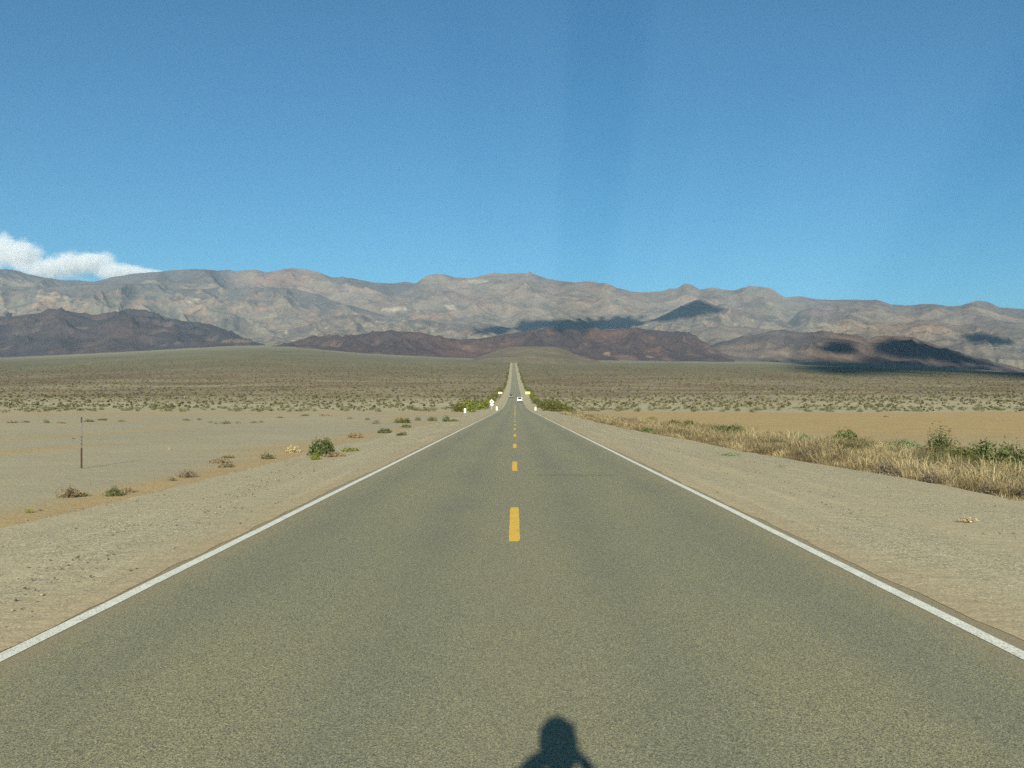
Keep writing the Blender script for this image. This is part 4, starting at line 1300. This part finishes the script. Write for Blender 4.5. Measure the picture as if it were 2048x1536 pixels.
P = empty('person', (PX, PY, 0.0)); tag(P, 'photographer in a dark jacket holding a camera up to the face', 'person')
v = [(0, 0, 0.96), (0, 0, 1.12), (0, 0.0, 1.30), (0, 0.01, 1.42), (0, 0.02, 1.50), (0, 0.04, 1.56), (0, 0.045, 1.64), (0, 0.035, 1.73),
     (-0.10, 0.01, 1.46), (-0.175, 0.02, 1.46), (-0.235, 0.12, 1.40), (-0.10, 0.21, 1.52), (-0.05, 0.22, 1.535),
     (0.10, 0.01, 1.43), (0.175, 0.02, 1.40), (0.205, 0.14, 1.33), (0.132, 0.21, 1.49), (0.075, 0.22, 1.555),
     (-0.09, 0, 0.90), (-0.11, 0.02, 0.50), (-0.12, -0.02, 0.09), (-0.13, 0.12, 0.035),
     (0.09, 0, 0.90), (0.11, 0.02, 0.50), (0.12, -0.02, 0.09), (0.13, 0.12, 0.035)]
e = [(0, 1), (1, 2), (2, 3), (3, 4), (4, 5), (5, 6), (6, 7), (3, 8), (8, 9), (9, 10), (10, 11), (11, 12), (3, 13), (13, 14), (14, 15), (15, 16), (16, 17),
     (0, 18), (18, 19), (19, 20), (20, 21), (0, 22), (22, 23), (23, 24), (24, 25)]
rad = [(0.155, 0.11), (0.14, 0.10), (0.165, 0.115), (0.13, 0.09), 0.05, 0.06, (0.088, 0.10), (0.082, 0.09),
       0.085, 0.078, 0.056, 0.046, 0.034, 0.07, 0.06, 0.042, 0.031, 0.028,
       0.095, 0.062, 0.045, 0.034, 0.095, 0.062, 0.045, 0.034]
skin_fig('body', v, e, rad, CLOTH, P)
bm = bmesh.new(); bmesh.ops.create_uvsphere(bm, u_segments=24, v_segments=16, radius=1.0)
for q in bm.verts:
    p_ = q.co
    q.co = Vector((p_.x * 0.098, p_.y * 0.118 + 0.025, p_.z * (0.132 if p_.z > 0 else 0.15) + 1.66))
    if p_.z < 0: q.co.y -= 0.03 * abs(p_.z)
bm_obj('hair', bm, HAIR, P, True)
bm = bmesh.new(); bmesh.ops.create_uvsphere(bm, u_segments=20, v_segments=14, radius=1.0)
for q in bm.verts:
    p_ = q.co
    x_, y_, z_ = p_.x * 0.076, p_.y * 0.10 + 0.062, p_.z * 0.115 + 1.635
    if p_.y > 0.8 and abs(p_.x) < 0.25 and -0.35 < p_.z < 0.15: y_ += 0.02
    q.co = Vector((x_, y_, z_))
bm_obj('face', bm, SKIN, P, True)
for s, wx, wz in ((-1, -0.05, 1.535), (1, 0.072, 1.56)):
    hv = [(wx, 0.215, wz), (wx - s * 0.005, 0.225, wz + 0.05), (wx - s * 0.01, 0.23, wz + 0.085)]
    he = [(0, 1), (1, 2)]; hr = [0.024, (0.034, 0.018), (0.034, 0.015)]
    for q in range(4):
        b0 = len(hv); dx = (q - 1.5) * 0.019
        hv += [(wx - s * 0.01 + dx, 0.232, wz + 0.09), (wx - s * 0.012 + dx, 0.245, wz + 0.125 - abs(q - 1.4) * 0.006), (wx - s * 0.02 + dx, 0.262, wz + 0.13 - abs(q - 1.4) * 0.006)]
        he += [(2, b0), (b0, b0 + 1), (b0 + 1, b0 + 2)]; hr += [0.009, 0.0085, 0.0075]
    b0 = len(hv)
    hv += [(wx - s * 0.035, 0.222, wz + 0.05), (wx - s * 0.05, 0.215, wz + 0.075)]
    he += [(0, b0), (b0, b0 + 1)]; hr += [0.012, 0.009]
    skin_fig('hand', hv, he, hr, SKIN, P, 0, 1)
r = empty('compact_camera', (0.085, -0.052, 1.64)); tag(r, 'small black compact camera held in both hands', 'camera')
bm = bmesh.new(); add_box(bm, (0, 0, 0), (0.095, 0.026, 0.06), 0.005); bm_obj('body', bm, CAMB, r)
bm = bmesh.new(); add_cyl(bm, (0, 0.013, 0), (0, 0.032, 0), 0.019, seg=20); bm_obj('lens', bm, CAMB, r)
